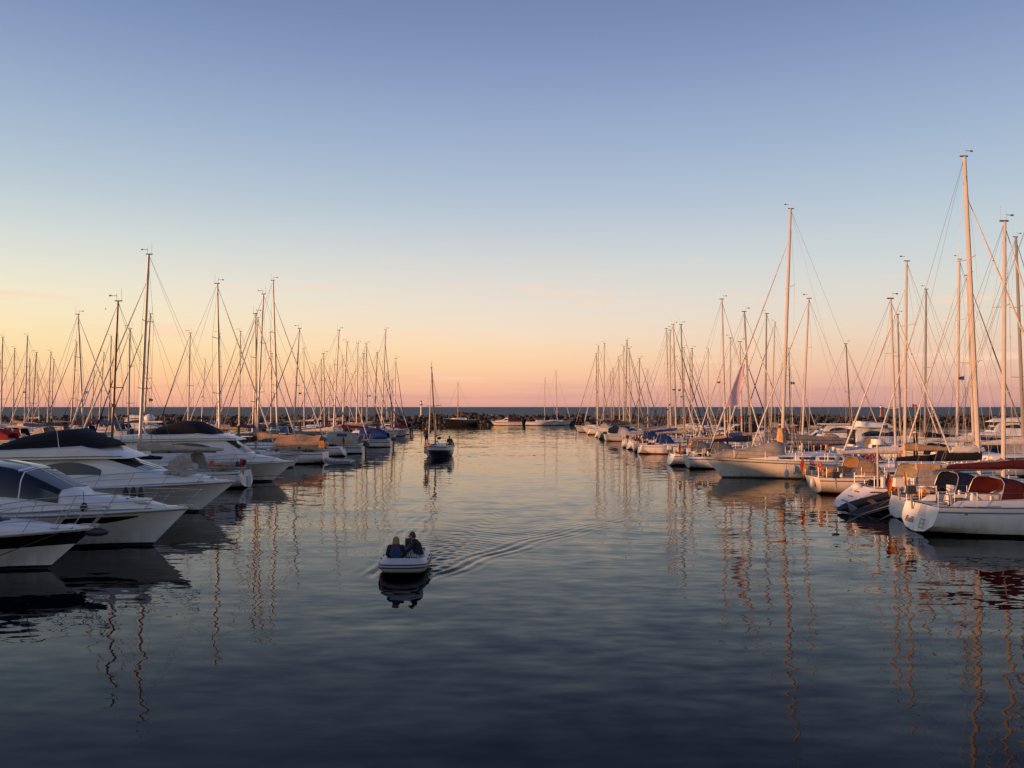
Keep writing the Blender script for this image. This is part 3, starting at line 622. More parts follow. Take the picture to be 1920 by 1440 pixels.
def near_left_yachts():
    # A: nearest sport cruiser, only its bow in view
    r, H = motor_yacht('white sports cruiser with broad black band under its gunwale, cut off by left edge', -12.4, 25.6, 9.5, 3.1, 1.24, 1.05,
        [(-9.0, 1.3, 1.05, 0.3), (-7, 1.25, 1.1, 0.8), (-6.2, 1.2, 1.1, 0.85), (-4.4, 1.0, 1.15, 0.30), (-2.4, 0.72, 1.2, 0.20), (-1.2, 0.3, 1.22, 0.05)], windows=(), screen=(-6.1, -4.5), stripe=((0.50, 0.10), 'stripe_black'), rail=0.5, hatch=((-2.9, 0, 1.44),), rb=1.4)
    T('mooring_line', [(-0.5, -0.3, 1.25), (-1.6, -0.95, 0.8), (-2.7, -1.4, 0.35)], 0.014, 'rope_dark', r, 5)
    MB().torus((-3.3, 0.55, 1.38), 0.2, 0.03, 'z', 16, 5).torus((-3.3, 0.55, 1.43), 0.15, 0.03, 'z', 16, 5).build('rope_coil', 'rope_dark', r)
    MB().ell((0.0, 0, 1.08), (0.42, 0.1, 0.13), 8, 6).build('anchor', 'pvc_dark', r)
    # B: second cruiser with long raked windscreen
    r, H = motor_yacht('white sports cruiser with long raked dark windscreen, second boat from the left front', -11.2, 29.9, 12.0, 3.6, 1.32, 1.2,
        [(-11.5, 1.5, 1.2, 0.6), (-9.0, 1.5, 1.25, 1.65), (-6.6, 1.45, 1.27, 1.62), (-5.4, 1.38, 1.3, 1.36), (-3.9, 1.12, 1.33, 0.60), (-3.7, 1.05, 1.33, 0.44), (-2.0, 0.8, 1.34, 0.26), (-0.9, 0.35, 1.33, 0.05)], windows=(), wrap=(-8.9, -4.0, .34), screenm='glass', stripe=((0.10, 0.075), 'stripe_grey'), rail=0.42, portlight=(-3.6, -1.35, 0.86, 1.10), hatch=((-1.9, 0.0, 1.62),), rb=1.3)
    for k in range(3): MB().ell((-2.75 + k * 0.28, 1.15, 1.62), (0.11, 0.11, 0.30), 10, 6).build('fender', 'rubber', r)
    MB().ell((-3.0, -1.35, 1.47), (0.12, 0.12, 0.16), 10, 6).build('black_ball_fender', 'rubber', r); T('lanyard', [(-3.0, -1.35, 1.6), (-3.0, -1.4, 2.0)], 0.01, 'rope_dark', r, 4)
    MB().box((-1.6, -0.3, 1.60), (0.7, 0.5, 0.12), 0, 0.9).build('windlass', 'plastic_white', r); MB().box((-2.4, -0.5, 1.66), (0.18, 0.18, 0.2), 0, 0.8).build('deck_bollard', 'plastic_white', r)
    # C: flybridge yacht under black cover
    r, H = motor_yacht('white flybridge motor yacht with black canvas cover, behind the two sports cruisers', -12.6, 39.4, 14.0, 4.2, 1.42, 1.2,
        [(-13.5, 1.8, 1.2, 1.1), (-10, 1.85, 1.25, 1.30), (-6.4, 1.75, 1.28, 1.28), (-5.5, 1.65, 1.3, 1.2), (-3.7, 1.3, 1.36, 0.55), (-3.5, 1.25, 1.38, 0.42), (-1.6, 0.75, 1.42, 0.22), (-0.9, 0.3, 1.42, 0.04)],
        fly=[(-13.2, 1.75, 2.42, 0.30), (-11, 1.85, 2.45, 0.42), (-7.5, 1.85, 2.50, 0.55), (-6.4, 1.78, 2.52, 0.58), (-5.6, 1.6, 2.52, 0.36), (-4.7, 1.25, 2.5, 0.10), (-4.5, 1.1, 2.5, 0.02)],
        cover=[(-11.1, 1.2, 2.75, 2.82), (-10.6, 1.65, 2.78, 3.05), (-9.4, 1.75, 2.82, 3.55), (-8.2, 1.72, 2.9, 3.72), (-7.2, 1.68, 3.0, 3.84), (-6.5, 1.6, 3.0, 3.55), (-5.9, 1.45, 3.0, 3.32), (-5.55, 1.1, 3.0, 3.08)],
        windows=((-8.4, -5.5, .42, .84),), screen=(-5.55, -3.75), stripe=((0.10, 0.075), 'stripe_grey'), rail=0.4, portlight=(-10.2, -7.2, 0.95, 1.22), rb=1.8)
    for k in range(3): MB().box((-2.9 + k * 0.34, -0.1 + 0.0 * k, 1.86 - 0.045 * k), (0.32, 1.4, 0.12), 0, 0.92).build('sunpad_cushion', 'canvas_beige', r)
    T('whip_antenna', [(-7.2, -1.82, 2.85), (-7.35, -1.84, 4.0)], [0.025, 0.008], 'plastic_white', r, 5)
    MB().ell((-1.15, 0.0, 1.52), (0.12, 0.2, 0.1), 8, 5).build('windlass', 'steel', r)
    # D: fourth, farther motor yacht
    r, H = motor_yacht('white motor yacht with black flybridge cover and white radar dome, beside the beige boom', -14.0, 55.4, 13.0, 4.0, 1.30, 1.15,
        [(-12.5, 1.7, 1.15, 1.2), (-9, 1.75, 1.2, 1.5), (-5.4, 1.65, 1.24, 1.55), (-4.2, 1.5, 1.26, 1.42), (-2.9, 1.2, 1.3, 0.55), (-2.7, 1.1, 1.3, 0.4), (-1.3, 0.6, 1.32, 0.18), (-0.8, 0.3, 1.32, 0.03)],
        fly=[(-12, 1.65, 2.6, 0.3), (-9, 1.75, 2.65, 0.42), (-5.8, 1.65, 2.7, 0.45), (-4.4, 1.3, 2.7, 0.28), (-3.5, 1.0, 2.68, 0.08), (-3.4, 0.9, 2.68, 0.02)],
        cover=[(-9.2, 1.2, 2.95, 3.1), (-8.4, 1.55, 3.0, 3.6), (-7.2, 1.55, 3.05, 3.95), (-6.0, 1.5, 3.05, 3.85), (-5.2, 1.3, 3.05, 3.45), (-4.9, 1.0, 3.05, 3.1)],
        windows=((-8.6, -4.6, .45, .84),), screen=(-4.1, -2.95), stripe=((0.95, 0.915), 'stripe_black'), rail=0.45, rb=1.5)
    MB().ell((-9.4, 0, 4.05), (0.34, 0.34, 0.30), 12, 8).build('radar_dome', 'plastic_white', r)
    mb = MB()
    for sd in (-1, 1): mb.tube([(-8.9, sd * 1.5, 2.9), (-9.3, sd * 1.2, 3.55), (-9.5, 0, 3.72)], 0.07, 6)
    mb.build('radar_arch', 'plastic_white', r); MB().box((-9.0, -0.5, 3.85), (1.3, 0.2, 0.09)).build('radar_scanner', 'plastic_white', r)
near_left_yachts()
def small_cruiser(label, X, Y, rz, L=7.5, B=2.7, canopy='navy', hullm='gelcoat', stripe='stripe_blue', outboard=True, pilot=False, name='motor_cruiser', cat='motorboat', lod=2, flytop=False):
    ho = [(-L * 0.97, B * .40, 0.85, 0.12), (-L * .62, B * .42, 0.88, 0.55), (-L * .58, B * .42, .9, 1.05), (-L * .46, B * .40, .92, 1.0), (-L * .36, B * .34, .95, .42), (-L * .16, B * .2, 1.0, .2), (-L * .1, B * .1, 1.0, .03)]
    if pilot: ho = [(-L * .80, B * .40, 0.9, 1.80), (-L * .79, B * .40, 0.9, 1.85), (-L * .46, B * .38, .95, 1.85), (-L * .40, B * .36, .97, 1.25), (-L * .36, B * .34, .98, .45), (-L * .14, B * .2, 1.05, .25), (-L * .1, B * .1, 1.05, .03)]
    c, s = math.cos(rz), math.sin(rz)
    r, H = motor_yacht(label, X + c * L / 2, Y + s * L / 2, L, B, 1.05, 0.85, ho, windows=((-L * .74, -L * .48, .55, .82),) if pilot else ((-L * .56, -L * .40, .45, .8),), screen=(-L * .455, -L * .37), stripe=((0.3, 0.2), stripe), rail=0.5, rz=rz, hullm=hullm, name=name, cat=cat, lod=lod, rb=0.9)
    if canopy and not pilot:
        secs = []; n = 8
        for q, f in ((-.55, .92), (-.66, 1.0), (-.82, .95), (-.95, .55)): secs.append([(q * L, B * .44 * math.cos(math.pi * j / n), .95 + 1.35 * f * math.sin(math.pi * j / n) ** .5) for j in range(n + 1)])
        cn = MB().loft(secs, closed=False, caps=False).build('canopy', 'canvas_' + canopy, r, 40)
        for sd in (0, 1):
            j0, j1 = (1, 2) if sd else (n - 2, n - 1); a, b = secs[1], secs[2]; P = lambda q_, j: Vector(a[j]).lerp(Vector(b[j]), q_) + Vector((0, 0.03 if sd else -0.03, 0.01))
            MB().add([P(.1, j0), P(.9, j0), P(.9, j1), P(.1, j1)], [(0, 1, 2, 3)]).build('canopy_window', 'screen', cn, None)
    if pilot:
        MB().box((-L * .80 - .02, 0, 1.85), (.05, B * .58, 1.5)).build('aft_shade_panel', 'glass', r); MB().box((-L * .60, 0, 2.83), (L * .42, B * .84, 0.10), 0, 0.95).build('roof', hullm, r)  # dark aft panel stands in for the shade inside the open cockpit
        if flytop: MB().loft([trunk_sec(-L * .74, B * .3, 2.88, .5, .1), trunk_sec(-L * .66, B * .33, 2.88, .45, .1), trunk_sec(-L * .46, B * .3, 2.88, .35, .1), trunk_sec(-L * .40, B * .25, 2.88, .05, .1)]).build('flybridge', hullm, r); 
    if outboard:
        ob = MB().loft([[(-L - .22 + dx, -w, z), (-L - .22 + dx, w, z), (-L - .22 + dx, w * .8, z + hh), (-L - .22 + dx, -w * .8, z + hh)] for dx, w, z, hh in ((-.38, .1, .78, .25), (-.25, .19, .68, .5), (.12, .19, .68, .52), (.25, .12, .74, .36))]).build('outboard', 'engine', r); MB().box((-L - .2, 0, .28), (.16, .1, .7)).build('outboard_leg', 'engine', ob)
    return r

# ------------------------------------------------------------------ the sailing boats seen one by one
def ordw(n):
    a = ['', 'first', 'second', 'third', 'fourth', 'fifth', 'sixth', 'seventh', 'eighth', 'ninth', 'tenth', 'eleventh', 'twelfth', 'thirteenth', 'fourteenth', 'fifteenth', 'sixteenth', 'seventeenth', 'eighteenth', 'nineteenth']
    tens = {2: ('twentieth', 'twenty-'), 3: ('thirtieth', 'thirty-'), 4: ('fortieth', 'forty-'), 5: ('fiftieth', 'fifty-'), 6: ('sixtieth', 'sixty-')}
    if n < 20: return a[n]
    t, u = divmod(n, 10); return tens[t][0] if u == 0 else tens[t][1] + a[u]
def px(x, y): return 960 + 1608 * x / y
ALL = []   # (px of masthead, root, side, autolabel words)
def reg(b, X, Y, lean, auto=None): ALL.append((px(X, Y) + 1608 * lean / Y, b[0], -1 if X < 0 else 1, auto)); return b

# right front: white sloop with burgundy covers and lettered transom
def boat_G():
    L = 11.5; mf = 0.45; sx = 15.5; Y = 33.3
    b = sailboat('white sloop with burgundy boom cover, burgundy sprayhood and lettering on its transom, right edge', sx + L * (1 - mf), Y, 16.5, 0, 1, L=L, B=3.6, stripe='stripe_grey', boot='stripe_black', cover='burgundy', lod=0, rz=R(0.5), fb=1.06, mastf=mf, rt=0.34, boomL=5.2, boomz=2.45, coverh=0.9, backstay=True)
    root, H, I = b; xo = I['xo']; ALL.append((px(sx + L * (1 - mf), Y), root, 1, None))
    MB().box((-5.75, 0, I['bz'] + 0.04), (0.9, 0.16, 0.2)).build('bare_boom_end', 'canvas_tan', root)
    # cockpit
    make_dodger(root, xo + 3.45, 1.1, 1.15, 'burgundy', 0, 0.88, 1.15)
    for sd in (-1, 1):
        MB().loft([[(xo + x_, sd * (0.95), 1.02), (xo + x_, sd * 1.32, 1.02), (xo + x_, sd * 1.22, 1.02 + hh), (xo + x_, sd * 1.02, 1.02 + hh)] for x_, hh in ((0.9, .08), (1.2, .26), (3.2, .32), (3.9, .34))]).build('cockpit_coaming', 'gelcoat', root, 30)
        MB().tube([(xo + 2.4, sd * 1.12, 1.30), (xo + 2.4, sd * 1.12, 1.48)], [0.09, 0.075], 10).build('winch', 'steel', root)
        T('flag_halyard_line', [(xo + 0.7, sd * 1.2, 1.12), (xo + 1.6, sd * 1.34, 1.08), (xo + 2.6, sd * 1.36, 1.10)], 0.012, 'rope_dark', root, 4)
    MB().box((xo + 2.75, 0.15, 1.12), (1.05, 0.55, 0.62), 0, 0.95).build('cockpit_table', 'plastic_white', root)
    MB().box((xo + 3.75, 0, 1.0), (0.2, 1.7, 0.75)).build('companionway', 'gelcoat', root)
    MB().tube([(xo + 1.35, -0.15, 0.62), (xo + 1.32, -0.15, 1.0), (xo + 1.28, -0.15, 1.42)], [0.20, 0.17, 0.12], 10).build('steering_pedestal', 'plastic_white', root)
    MB().box((xo + 1.36, -0.15, 1.62), (0.16, 0.30, 0.36), 0, 0.9).build('compass_binnacle', 'plastic_white', root)
    w = MB().torus((xo + 1.08, -0.15, 1.22), 0.50, 0.018, 'x', 22, 6)
    for k in range(6): a = R(60 * k); w.tube([(xo + 1.08, -0.15, 1.22), (xo + 1.08, -0.15 + .5 * math.cos(a), 1.22 + .5 * math.sin(a))], 0.009, 4)
    w.build('steering_wheel', 'rubber', root)
    # transom: seat opening, ladder, lettering on the raked face
    def TP(y, z, off=0.012): t = 0.0; return Vector((H.x(0, z) - off, y, z))
    MB().add([TP(-0.42, 0.60), TP(0.50, 0.60), TP(0.50, 1.045), TP(-0.42, 1.045), TP(-0.42, 0.60, -.1), TP(0.5, 0.6, -.1), TP(.5, 1.045, -.1), TP(-.42, 1.045, -.1)], [(0, 3, 2, 1), (4, 5, 6, 7), (0, 1, 5, 4), (2, 3, 7, 6), (0, 4, 7, 3), (1, 2, 6, 5)]).build('transom_door', 'gelcoat_grey', root, None)
    MB().add([TP(0.02, 0.62, .02), TP(0.48, 0.62, .02), TP(0.48, 1.03, .02), TP(0.02, 1.03, .02)], [(0, 3, 2, 1)]).build('transom_locker_lid', 'gelcoat', root, None)
    ld = MB()
    for y in (-0.34, -0.62): ld.tube([TP(y, 0.56, .05), TP(y, 0.20, .05)], 0.018, 5)
    for z in (0.22, 0.38, 0.54): ld.tube([TP(-0.34, z, .05), TP(-0.62, z, .05)], 0.018, 5)
    ld.build('boarding_ladder', 'steel', root)
    nrm = Vector((-1.06, 0, 0.34)).normalized(); up = Vector((0.34, 0, 1.06)).normalized(); right = up.cross(nrm)
    M = Matrix((( right.x, up.x, nrm.x, 0), (right.y, up.y, nrm.y, 0), (right.z, up.z, nrm.z, 0), (0, 0, 0, 1)))
    p = TP(0.92, 0.30, .016); M.translation = p; text_part('RuBi', root, 'stripe_blue', 0.36, M, 'transom_lettering', shear=0.15)
    # mark on the hull side
    q = H.pt(0.085, 0.80, -1); M2 = Matrix(((1, 0, 0, q[0]), (0, 0, -1, q[1] - 0.012), (0, 1, 0, 0.80), (0, 0, 0, 1)))
    MB().add([(0, 0, 0), (.32, 0, 0), (.32, .06, 0), (0, .06, 0), (.42, 0, 0), (.62, 0, 0), (.56, .12, 0), (.5, .12, 0)], [(0, 1, 2, 3), (4, 5, 6, 7)]).build('hull_emblem', 'stripe_grey', root, None).matrix_local = M2
    T('mooring_line', [(xo + 0.5, 1.35, 1.1), (xo - 1.2, 1.6, 0.5), (xo - 2.0, 1.8, 0.05)], 0.014, 'rope', root, 4)
    # outboard and ensign on the stern rail
    ob = MB().box((xo + 0.02, 1.25, 1.78), (0.40, 0.28, 0.34), 0, 0.82).build('spare_outboard', 'plastic_white', root); T('outboard_leg', [(xo + 0.02, 1.25, 1.62), (xo + 0.05, 1.25, 1.05)], 0.05, 'plastic_grey', ob)
    fs = T('ensign_staff', [(xo + 0.35, 1.0, 1.1), (xo + 0.1, 1.0, 2.25)], 0.018, 'mast_wood', root, 5)
    for k, fm in enumerate(('flag_black', 'flag_red', 'flag_gold')):
        a = Vector((xo + .12, 1.0 - .07 * k, 2.18)); MB().add([a, a + Vector((.01, -.07, .0)), a + Vector((.10, -.09, -.8)), a + Vector((.09, -.01, -.78))], [(0, 1, 2, 3)]).build('ensign_band', fm, fs, None)
boat_G()
# boat between G and the scoop-stern boat: dark sprayhood, bits on the stern
def boat_M():
    b = sailboat('sailboat with dark navy sprayhood squeezed between the lettered sloop and the scooped-stern sloop', 21.3, 37.3, 12.9, 0.25, 1, L=8.6, B=2.5, cover='grey', dodger='navy', lod=0, rz=R(1.5), mastf=0.45, flag=('flag_black', 'flag_red', 'flag_gold'))
    root, H, I = b; xo = I['xo']; reg(b, 21.3, 37.3, 0.25)
    MB().torus((xo + .35, 0.9, 1.35), 0.22, 0.06, 'x', 16, 8, a0=20, a1=320).build('horseshoe_buoy', 'orange', root)
    bundle('folded_cushion', (xo + 1.2, -.4, 1.22), (.6, .7, .3), 'canvas_tan', root, 2); MB().box((xo + .9, .5, 1.2), (.5, .4, .3), 0, .9).build('cockpit_locker', 'gelcoat_cream', root)
boat_M()
def boat_H():
    X, Y = 22.4, 41.2; b = sailboat('white sloop with scooped stern, radar pole and black stowed sail on its boom', X, Y, 16.9, -0.5, 1, L=12.0, B=3.5, stripe='stripe_black', cover='black', dodger='beige', lod=0, rz=R(-1), mastf=0.43, rt=1.35, fb=1.0, boomL=4.1, boomz=2.25, coverh=0.95)
    root, H, I = b; xo = I['xo']; reg(b, X, Y, -0.5)
    # sail bag top lump, steps in the scoop, radar pole
    bundle('sail_head', (-0.55, 0, I['bz'] + 0.5), (1.5, .34, .42), 'canvas_white', root, 6)
    for k, (z, w) in enumerate(((0.30, 0.7), (0.52, 0.62), (0.74, 0.55))):
        x = H.x(0, z); MB().box((x + 0.02, 0, z), (0.12, w, 0.05)).build('stern_step', 'plastic_grey' if k < 2 else 'teak', root)
    MB().ell((H.x(0, .85), .3, .92), (.28, .3, .22), 10, 8).build('stern_fender', 'plastic_white', root)
    p = T('radar_pole', [(xo + 1.5, -1.25, 0.95), (xo + 1.5, -1.25, 3.05)], 0.05, 'mast', root, 8); MB().tube([(xo + 1.5, -1.25, 3.05), (xo + 1.5, -1.25, 3.3)], [0.30, 0.28], 14).build('radome', 'plastic_white', p)
    w = MB().torus((xo + 2.2, 0, 1.35), 0.42, 0.018, 'x', 20, 6); w.build('steering_wheel', 'steel', root)
    MB().tube([(xo + 2.35, 0, .7), (xo + 2.35, 0, 1.35)], .14, 8).build('steering_pedestal', 'plastic_white', root)
    MB().box((xo + 2.0, -.9, 1.25), (.35, .3, .5)).build('life_raft', 'plastic_white', root)
boat_H()
def boat_I():
    X, Y = 21.6, 48.3; b = sailboat('short white sailboat with pale pink stowed sail, orange lifebuoy and red stripe at its stern', X, Y, 10.9, -0.2, 1, L=8.4, B=2.9, hullm='gelcoat_cream', stripe='stripe_red', boot='stripe_red', cover='white', dodger='tan', lod=0, rz=R(1), mastf=0.43, rt=-0.25, boomL=3.2, boomz=2.2, flag=('flag_red', 'flag_red', 'flag_gold'))
    root, H, I = b; xo = I['xo']; reg(b, X, Y, -0.2)
    MB().torus((xo + .25, -0.55, 1.45), 0.24, 0.07, 'x', 16, 8, a0=-60, a1=240).build('horseshoe_buoy', 'orange', root)
    MB().torus((xo + .25, 0.65, 1.45), 0.22, 0.06, 'x', 16, 8).build('lifebuoy', 'lifebuoy_red', root)
    bundle('cockpit_cover', (xo + 1.1, .2, 1.25), (1.1, 1.3, .45), 'canvas_tan', root, 3); MB().ell((xo - .05, -.2, .55), (.14, .14, .3), 10, 8).build('stern_fender', 'fender', root)
boat_I()
def boat_J():
    X, Y = 18.4, 58.6; b = sailboat('large white sloop with bow towards the channel, dark sheer stripe and long grey boom cover', X, Y, 18.4, 0.75, -1, L=13.2, B=3.9, stripe='stripe_black', boot='stripe_grey', cover='grey', lod=0, rz=R(180.5), mastf=0.40, fb=1.12, boomL=4.9, boomz=2.55, coverh=0.85, rt=0.3, genoa='white')
    root, H, I = b; reg(b, X, Y, 0.75)
    # loosely rolled head of the genoa flying from the stay
    f, t = I['fbm'], I['ft']; ax = (t - f).normalized(); secs = []
    for i in range(9):
        q = i / 8; c = f.lerp(t, lerp(0.225, 0.42, q)); w = lerp(0.85, 0.2, q ** 0.8)
        secs.append([c + Vector((0, (0.16 * math.sin(5 * u + q * 5) + .22 * u) * (1 - .5 * q), 0.05 * math.sin(9 * u) * (1 - q))) + Vector((-1, 0, 0.10)) * (u * w) for u in (0, .17, .33, .5, .67, .83, 1)])
    MB().loft(secs, closed=False, caps=False).build('loose_sail', 'sail_pink', root, 60)
    MB().loft([[(x_, w * math.cos(R(a)), z0 + hh * max(0, math.sin(R(a))) ** .6) for a in range(0, 181, 30)] for x_, w, z0, hh in ((4.9, .35, 1.3, .25), (3.6, .75, 1.35, .55), (2.2, .95, 1.4, .62), (.9, 1.0, 1.42, .95), (.35, .95, 1.42, 1.05), (.0, .8, 1.42, .85))], closed=False, caps=False).build('foredeck_cover', 'canvas_beige', root, 40)
    MB().loft([[(-.25 + .5 * u, .0 + .22 * math.cos(a), 1.95 + 0) for a in [0, 2, 4]] for u in (0, 1)]).build('mast_boot', 'canvas_tan', root)
    MB().tube([(0, 0, 2.35), (0.02, 0, 2.7), (0.05, 0, 3.35)], [0.30, 0.34, 0.2], 8).build('sail_tack_cover', 'canvas_tan', root)
    for x_, m_ in ((-5.2, 'lifebuoy_red'), (-5.5, 'lifebuoy_red')): MB().torus((x_, 1.75, 1.3), 0.25, 0.07, 'y', 14, 6, a0=-70, a1=250).build('horseshoe_buoy', m_, root)
    for x_ in (-0.9, -2.6): T('deck_post', [(x_, 1.5, 1.2), (x_, 1.5, 1.75)], [.07, .03], 'lamp_white', root, 6)
    fender('white fender hanging low at the side of the large sloop with bow to channel', 18.0, 56.35, 0.42, 'fender', .15, .6)
boat_J()
def boat_S1():
    X, Y = -22.4, 51.6; b = sailboat('sailboat with long beige boom cover beside the covered flybridge yacht, tallest mast on the left', X, Y, 14.0, 0.45, -1, L=11.0, B=3.3, stripe='stripe_red', boot='stripe_black', cover='beige', dodger='beige', lod=0, rz=R(180), mastf=0.40, boomL=5.1, boomz=2.2, flag=None, mastr=0.12)
    root, H, I = b; xo = I['xo']; reg(b, X, Y, 0.45)
    MB().torus((xo + .2, 0.7, 1.45), 0.24, 0.075, 'x', 16, 8, a0=-60, a1=240).build('horseshoe_buoy', 'lifebuoy_red', root); MB().ell((xo + .3, 1.2, 1.4), (.1, .22, .24), 10, 8).build('barbecue', 'rubber', root)
    bundle('deck_cushion', (xo + 1.3, .5, 1.35), (.8, .5, .35), 'canvas_tan', root, 4); MB().box((xo + 1.9, 0.9, 1.45), (.35, .3, .35), 0, .6).build('folded_flag', 'orange', root); bundle('cockpit_cover', (xo + .9, -.3, 1.28), (1.0, 1.2, .4), 'canvas_beige', root, 5)
    MB().tube([(xo - .25, .9, .75), (xo - .3, .9, .1)], .15, 10).build('stern_fender', 'fender', root)
boat_S1()
b = sailboat('small sailboat with dark brown mast behind the black-covered flybridge yacht', -21.2, 45.4, 10.4, 0.28, -1, L=7.6, B=2.6, mastm='mast_dark', cover='black', spread=1, boot='stripe_red', rz=R(181), mastr=0.085); reg(b, -21.2, 45.4, .28)
b = sailboat('white sailboat with bow to channel, mast just right of the fourth motor yacht', -21.0, 61.8, 13.7, -0.3, 1, cover='grey', lod=1, rz=R(1)); reg(b, -21, 61.8, -.3)
b = sailboat('white sailboat with square transom and orange-lit tent over its cockpit', -21.9, 73.6, 14.5, 0.5, -1, L=10.3, B=3.4, cover='tan', tent='tan', lod=0, rz=R(180), mastf=.42, rt=0.05, mastr=.11); reg(b, -21.9, 73.6, .5)
b = sailboat('white sailboat with tallest grey mast of the left row and bow to the channel', -21.6, 79.2, 16.5, -0.55, 1, L=11.0, cover='grey', lod=1, rz=R(0), mastr=.12); reg(b, -21.6, 79.2, -.55)
b = sailboat('white sailboat with stowed sail bundle on its mast, behind the short cream one', 24.4, 53.4, 13.9, 0.27, 1, L=9.5, B=3.0, cover='tan', rz=R(181), mastf=.45); reg(b, 24.4, 53.4, .27)
b = sailboat('white sailboat with raked mast and grey boom cover just behind the large sloop', 21.3, 63.2, 12.8, 0.63, -1, cover='grey', rz=R(179), B=2.9); reg(b, 21.3, 63.2, .63)
b = sailboat('pale sailboat near the channel mouth whose square white stern glows in low sun', 16.4, 154, 16.2, 0.2, -1, L=9, cover='burgundy', rz=R(180), hullm='gelcoat', rt=0.05, lod=1); reg(b, 16.4, 154, .2)

# ------------------------------------------------------------------ the rows of moored sailing boats
GEN = [(-20.3,68.1,12.2,-0.11),(-21.5,84.3,12.5,0.55),(-19.6,94.0,13.2,0.61),(-21.5,98.6,10.9,-0.18),(-21.5,108.7,13.0,0.54),(-19.3,114.6,13.2,-0.18),(-21.5,118.6,13.6,0.15),(-21.5,122.6,12.4,0.3),(-19.3,126.8,16.2,0.75),(-21.5,134.0,13.3,0.42),(-19.3,140.4,12.7,0.26),(-20.3,144.6,9.3,0.09),(-22.7,156.0,10.9,-0.1),
(-36,72.3,12.6,-0.67),(-35.4,79.2,12.0,0.05),(-36,83.8,13.9,0.57),(-36,95.4,13.0,0.12),(-35.2,102.5,13.5,0.13),(-34.6,108.9,14.4,0.03),(-34.8,115.1,16.8,0.61),(-34.8,123.8,12.5,0.08),(-36,128.6,15.9,-0.32),(-36,148.8,14.9,-0.2),(-36,156.5,12.4,0.0),(-36,161.7,13.6,0.0),(-36,168.8,12.8,0.1),(-36,175.2,14.2,-0.28),(-36,182.9,15.6,-.2),(-36,189.8,11.9,0.59),
(-66,110.8,13.8,0.07),(-66,116.2,14.4,0.22),(-67.2,120.1,12.4,0.52),(-67.2,124.1,12.7,0.39),(-66,128.3,14.5,0.76),(-64.8,134.6,13.3,0.67),(-66,140.6,16.4,0.17),(-66,182.4,14.8,0.68),
(-80.5,134.2,12.1,0.33),(-81,139.3,14.3,0.09),(-81,143.8,12.8,0.05),(-81,150.8,13.1,0.34),(-81,159.2,10.5,0.69),(-81,165.4,11.8,0.36),(-109.8,199.4,12.9,-0.69),
(18.8,67.5,12.3,-0.46),(17.8,71.6,13.8,-0.22),(22.2,75.4,13.0,0.23),(21.2,79.2,10.8,-0.1),(21.2,83.5,11.5,0.1),(17.8,88.6,13.3,-0.3),(17.8,92.9,13.7,-0.29),(17.8,97.6,13.7,-0.18),(18.8,101.8,13.9,0.0),(22.2,105.9,12.0,0.07),(22.2,110.5,12.4,-0.03),(22.2,116.6,11.4,-0.07),(17.8,121.0,11.6,0.23),(17.8,129.5,13.6,-0.08),(17.8,135.0,15.3,0.34),(22.2,140.3,10.8,0.0),(18.8,144.8,15.0,0.09),(18.8,149.6,13.5,-0.19),(16.2,162.8,16.4,.2),(16.6,167.6,15.2,-.1),(24,172,9.9,0),(21,176.5,12.7,-.2),(21,181,12,-.2),
(36,60.4,16.8,-0.34),(35,65.1,14.8,-0.3),(36,69.5,16.8,0.41),(36,74.9,15.1,0.28),(36,79.6,13.4,-0.1),(36,91.0,11.5,-0.5),(36,110.9,12.4,-0.14),(36,119.4,16.6,0.67),(36,157.7,15.5,0.1),(36,173.3,15.4,0.0)]
covers = ['blue', 'grey', 'burgundy', 'grey', 'navy', 'beige', 'black', 'green', 'tan', 'white']
hulls = [('gelcoat', 'white'), ('gelcoat', 'white'), ('gelcoat', 'white'), ('gelcoat_cream', 'cream'), ('gelcoat', 'white'), ('navy_hull', 'navy'), ('gelcoat_grey', 'grey'), ('gelcoat', 'white'), ('green_hull', 'dark green'), ('gelcoat', 'white')]
CW = dict(beige='beige', tan='tan')
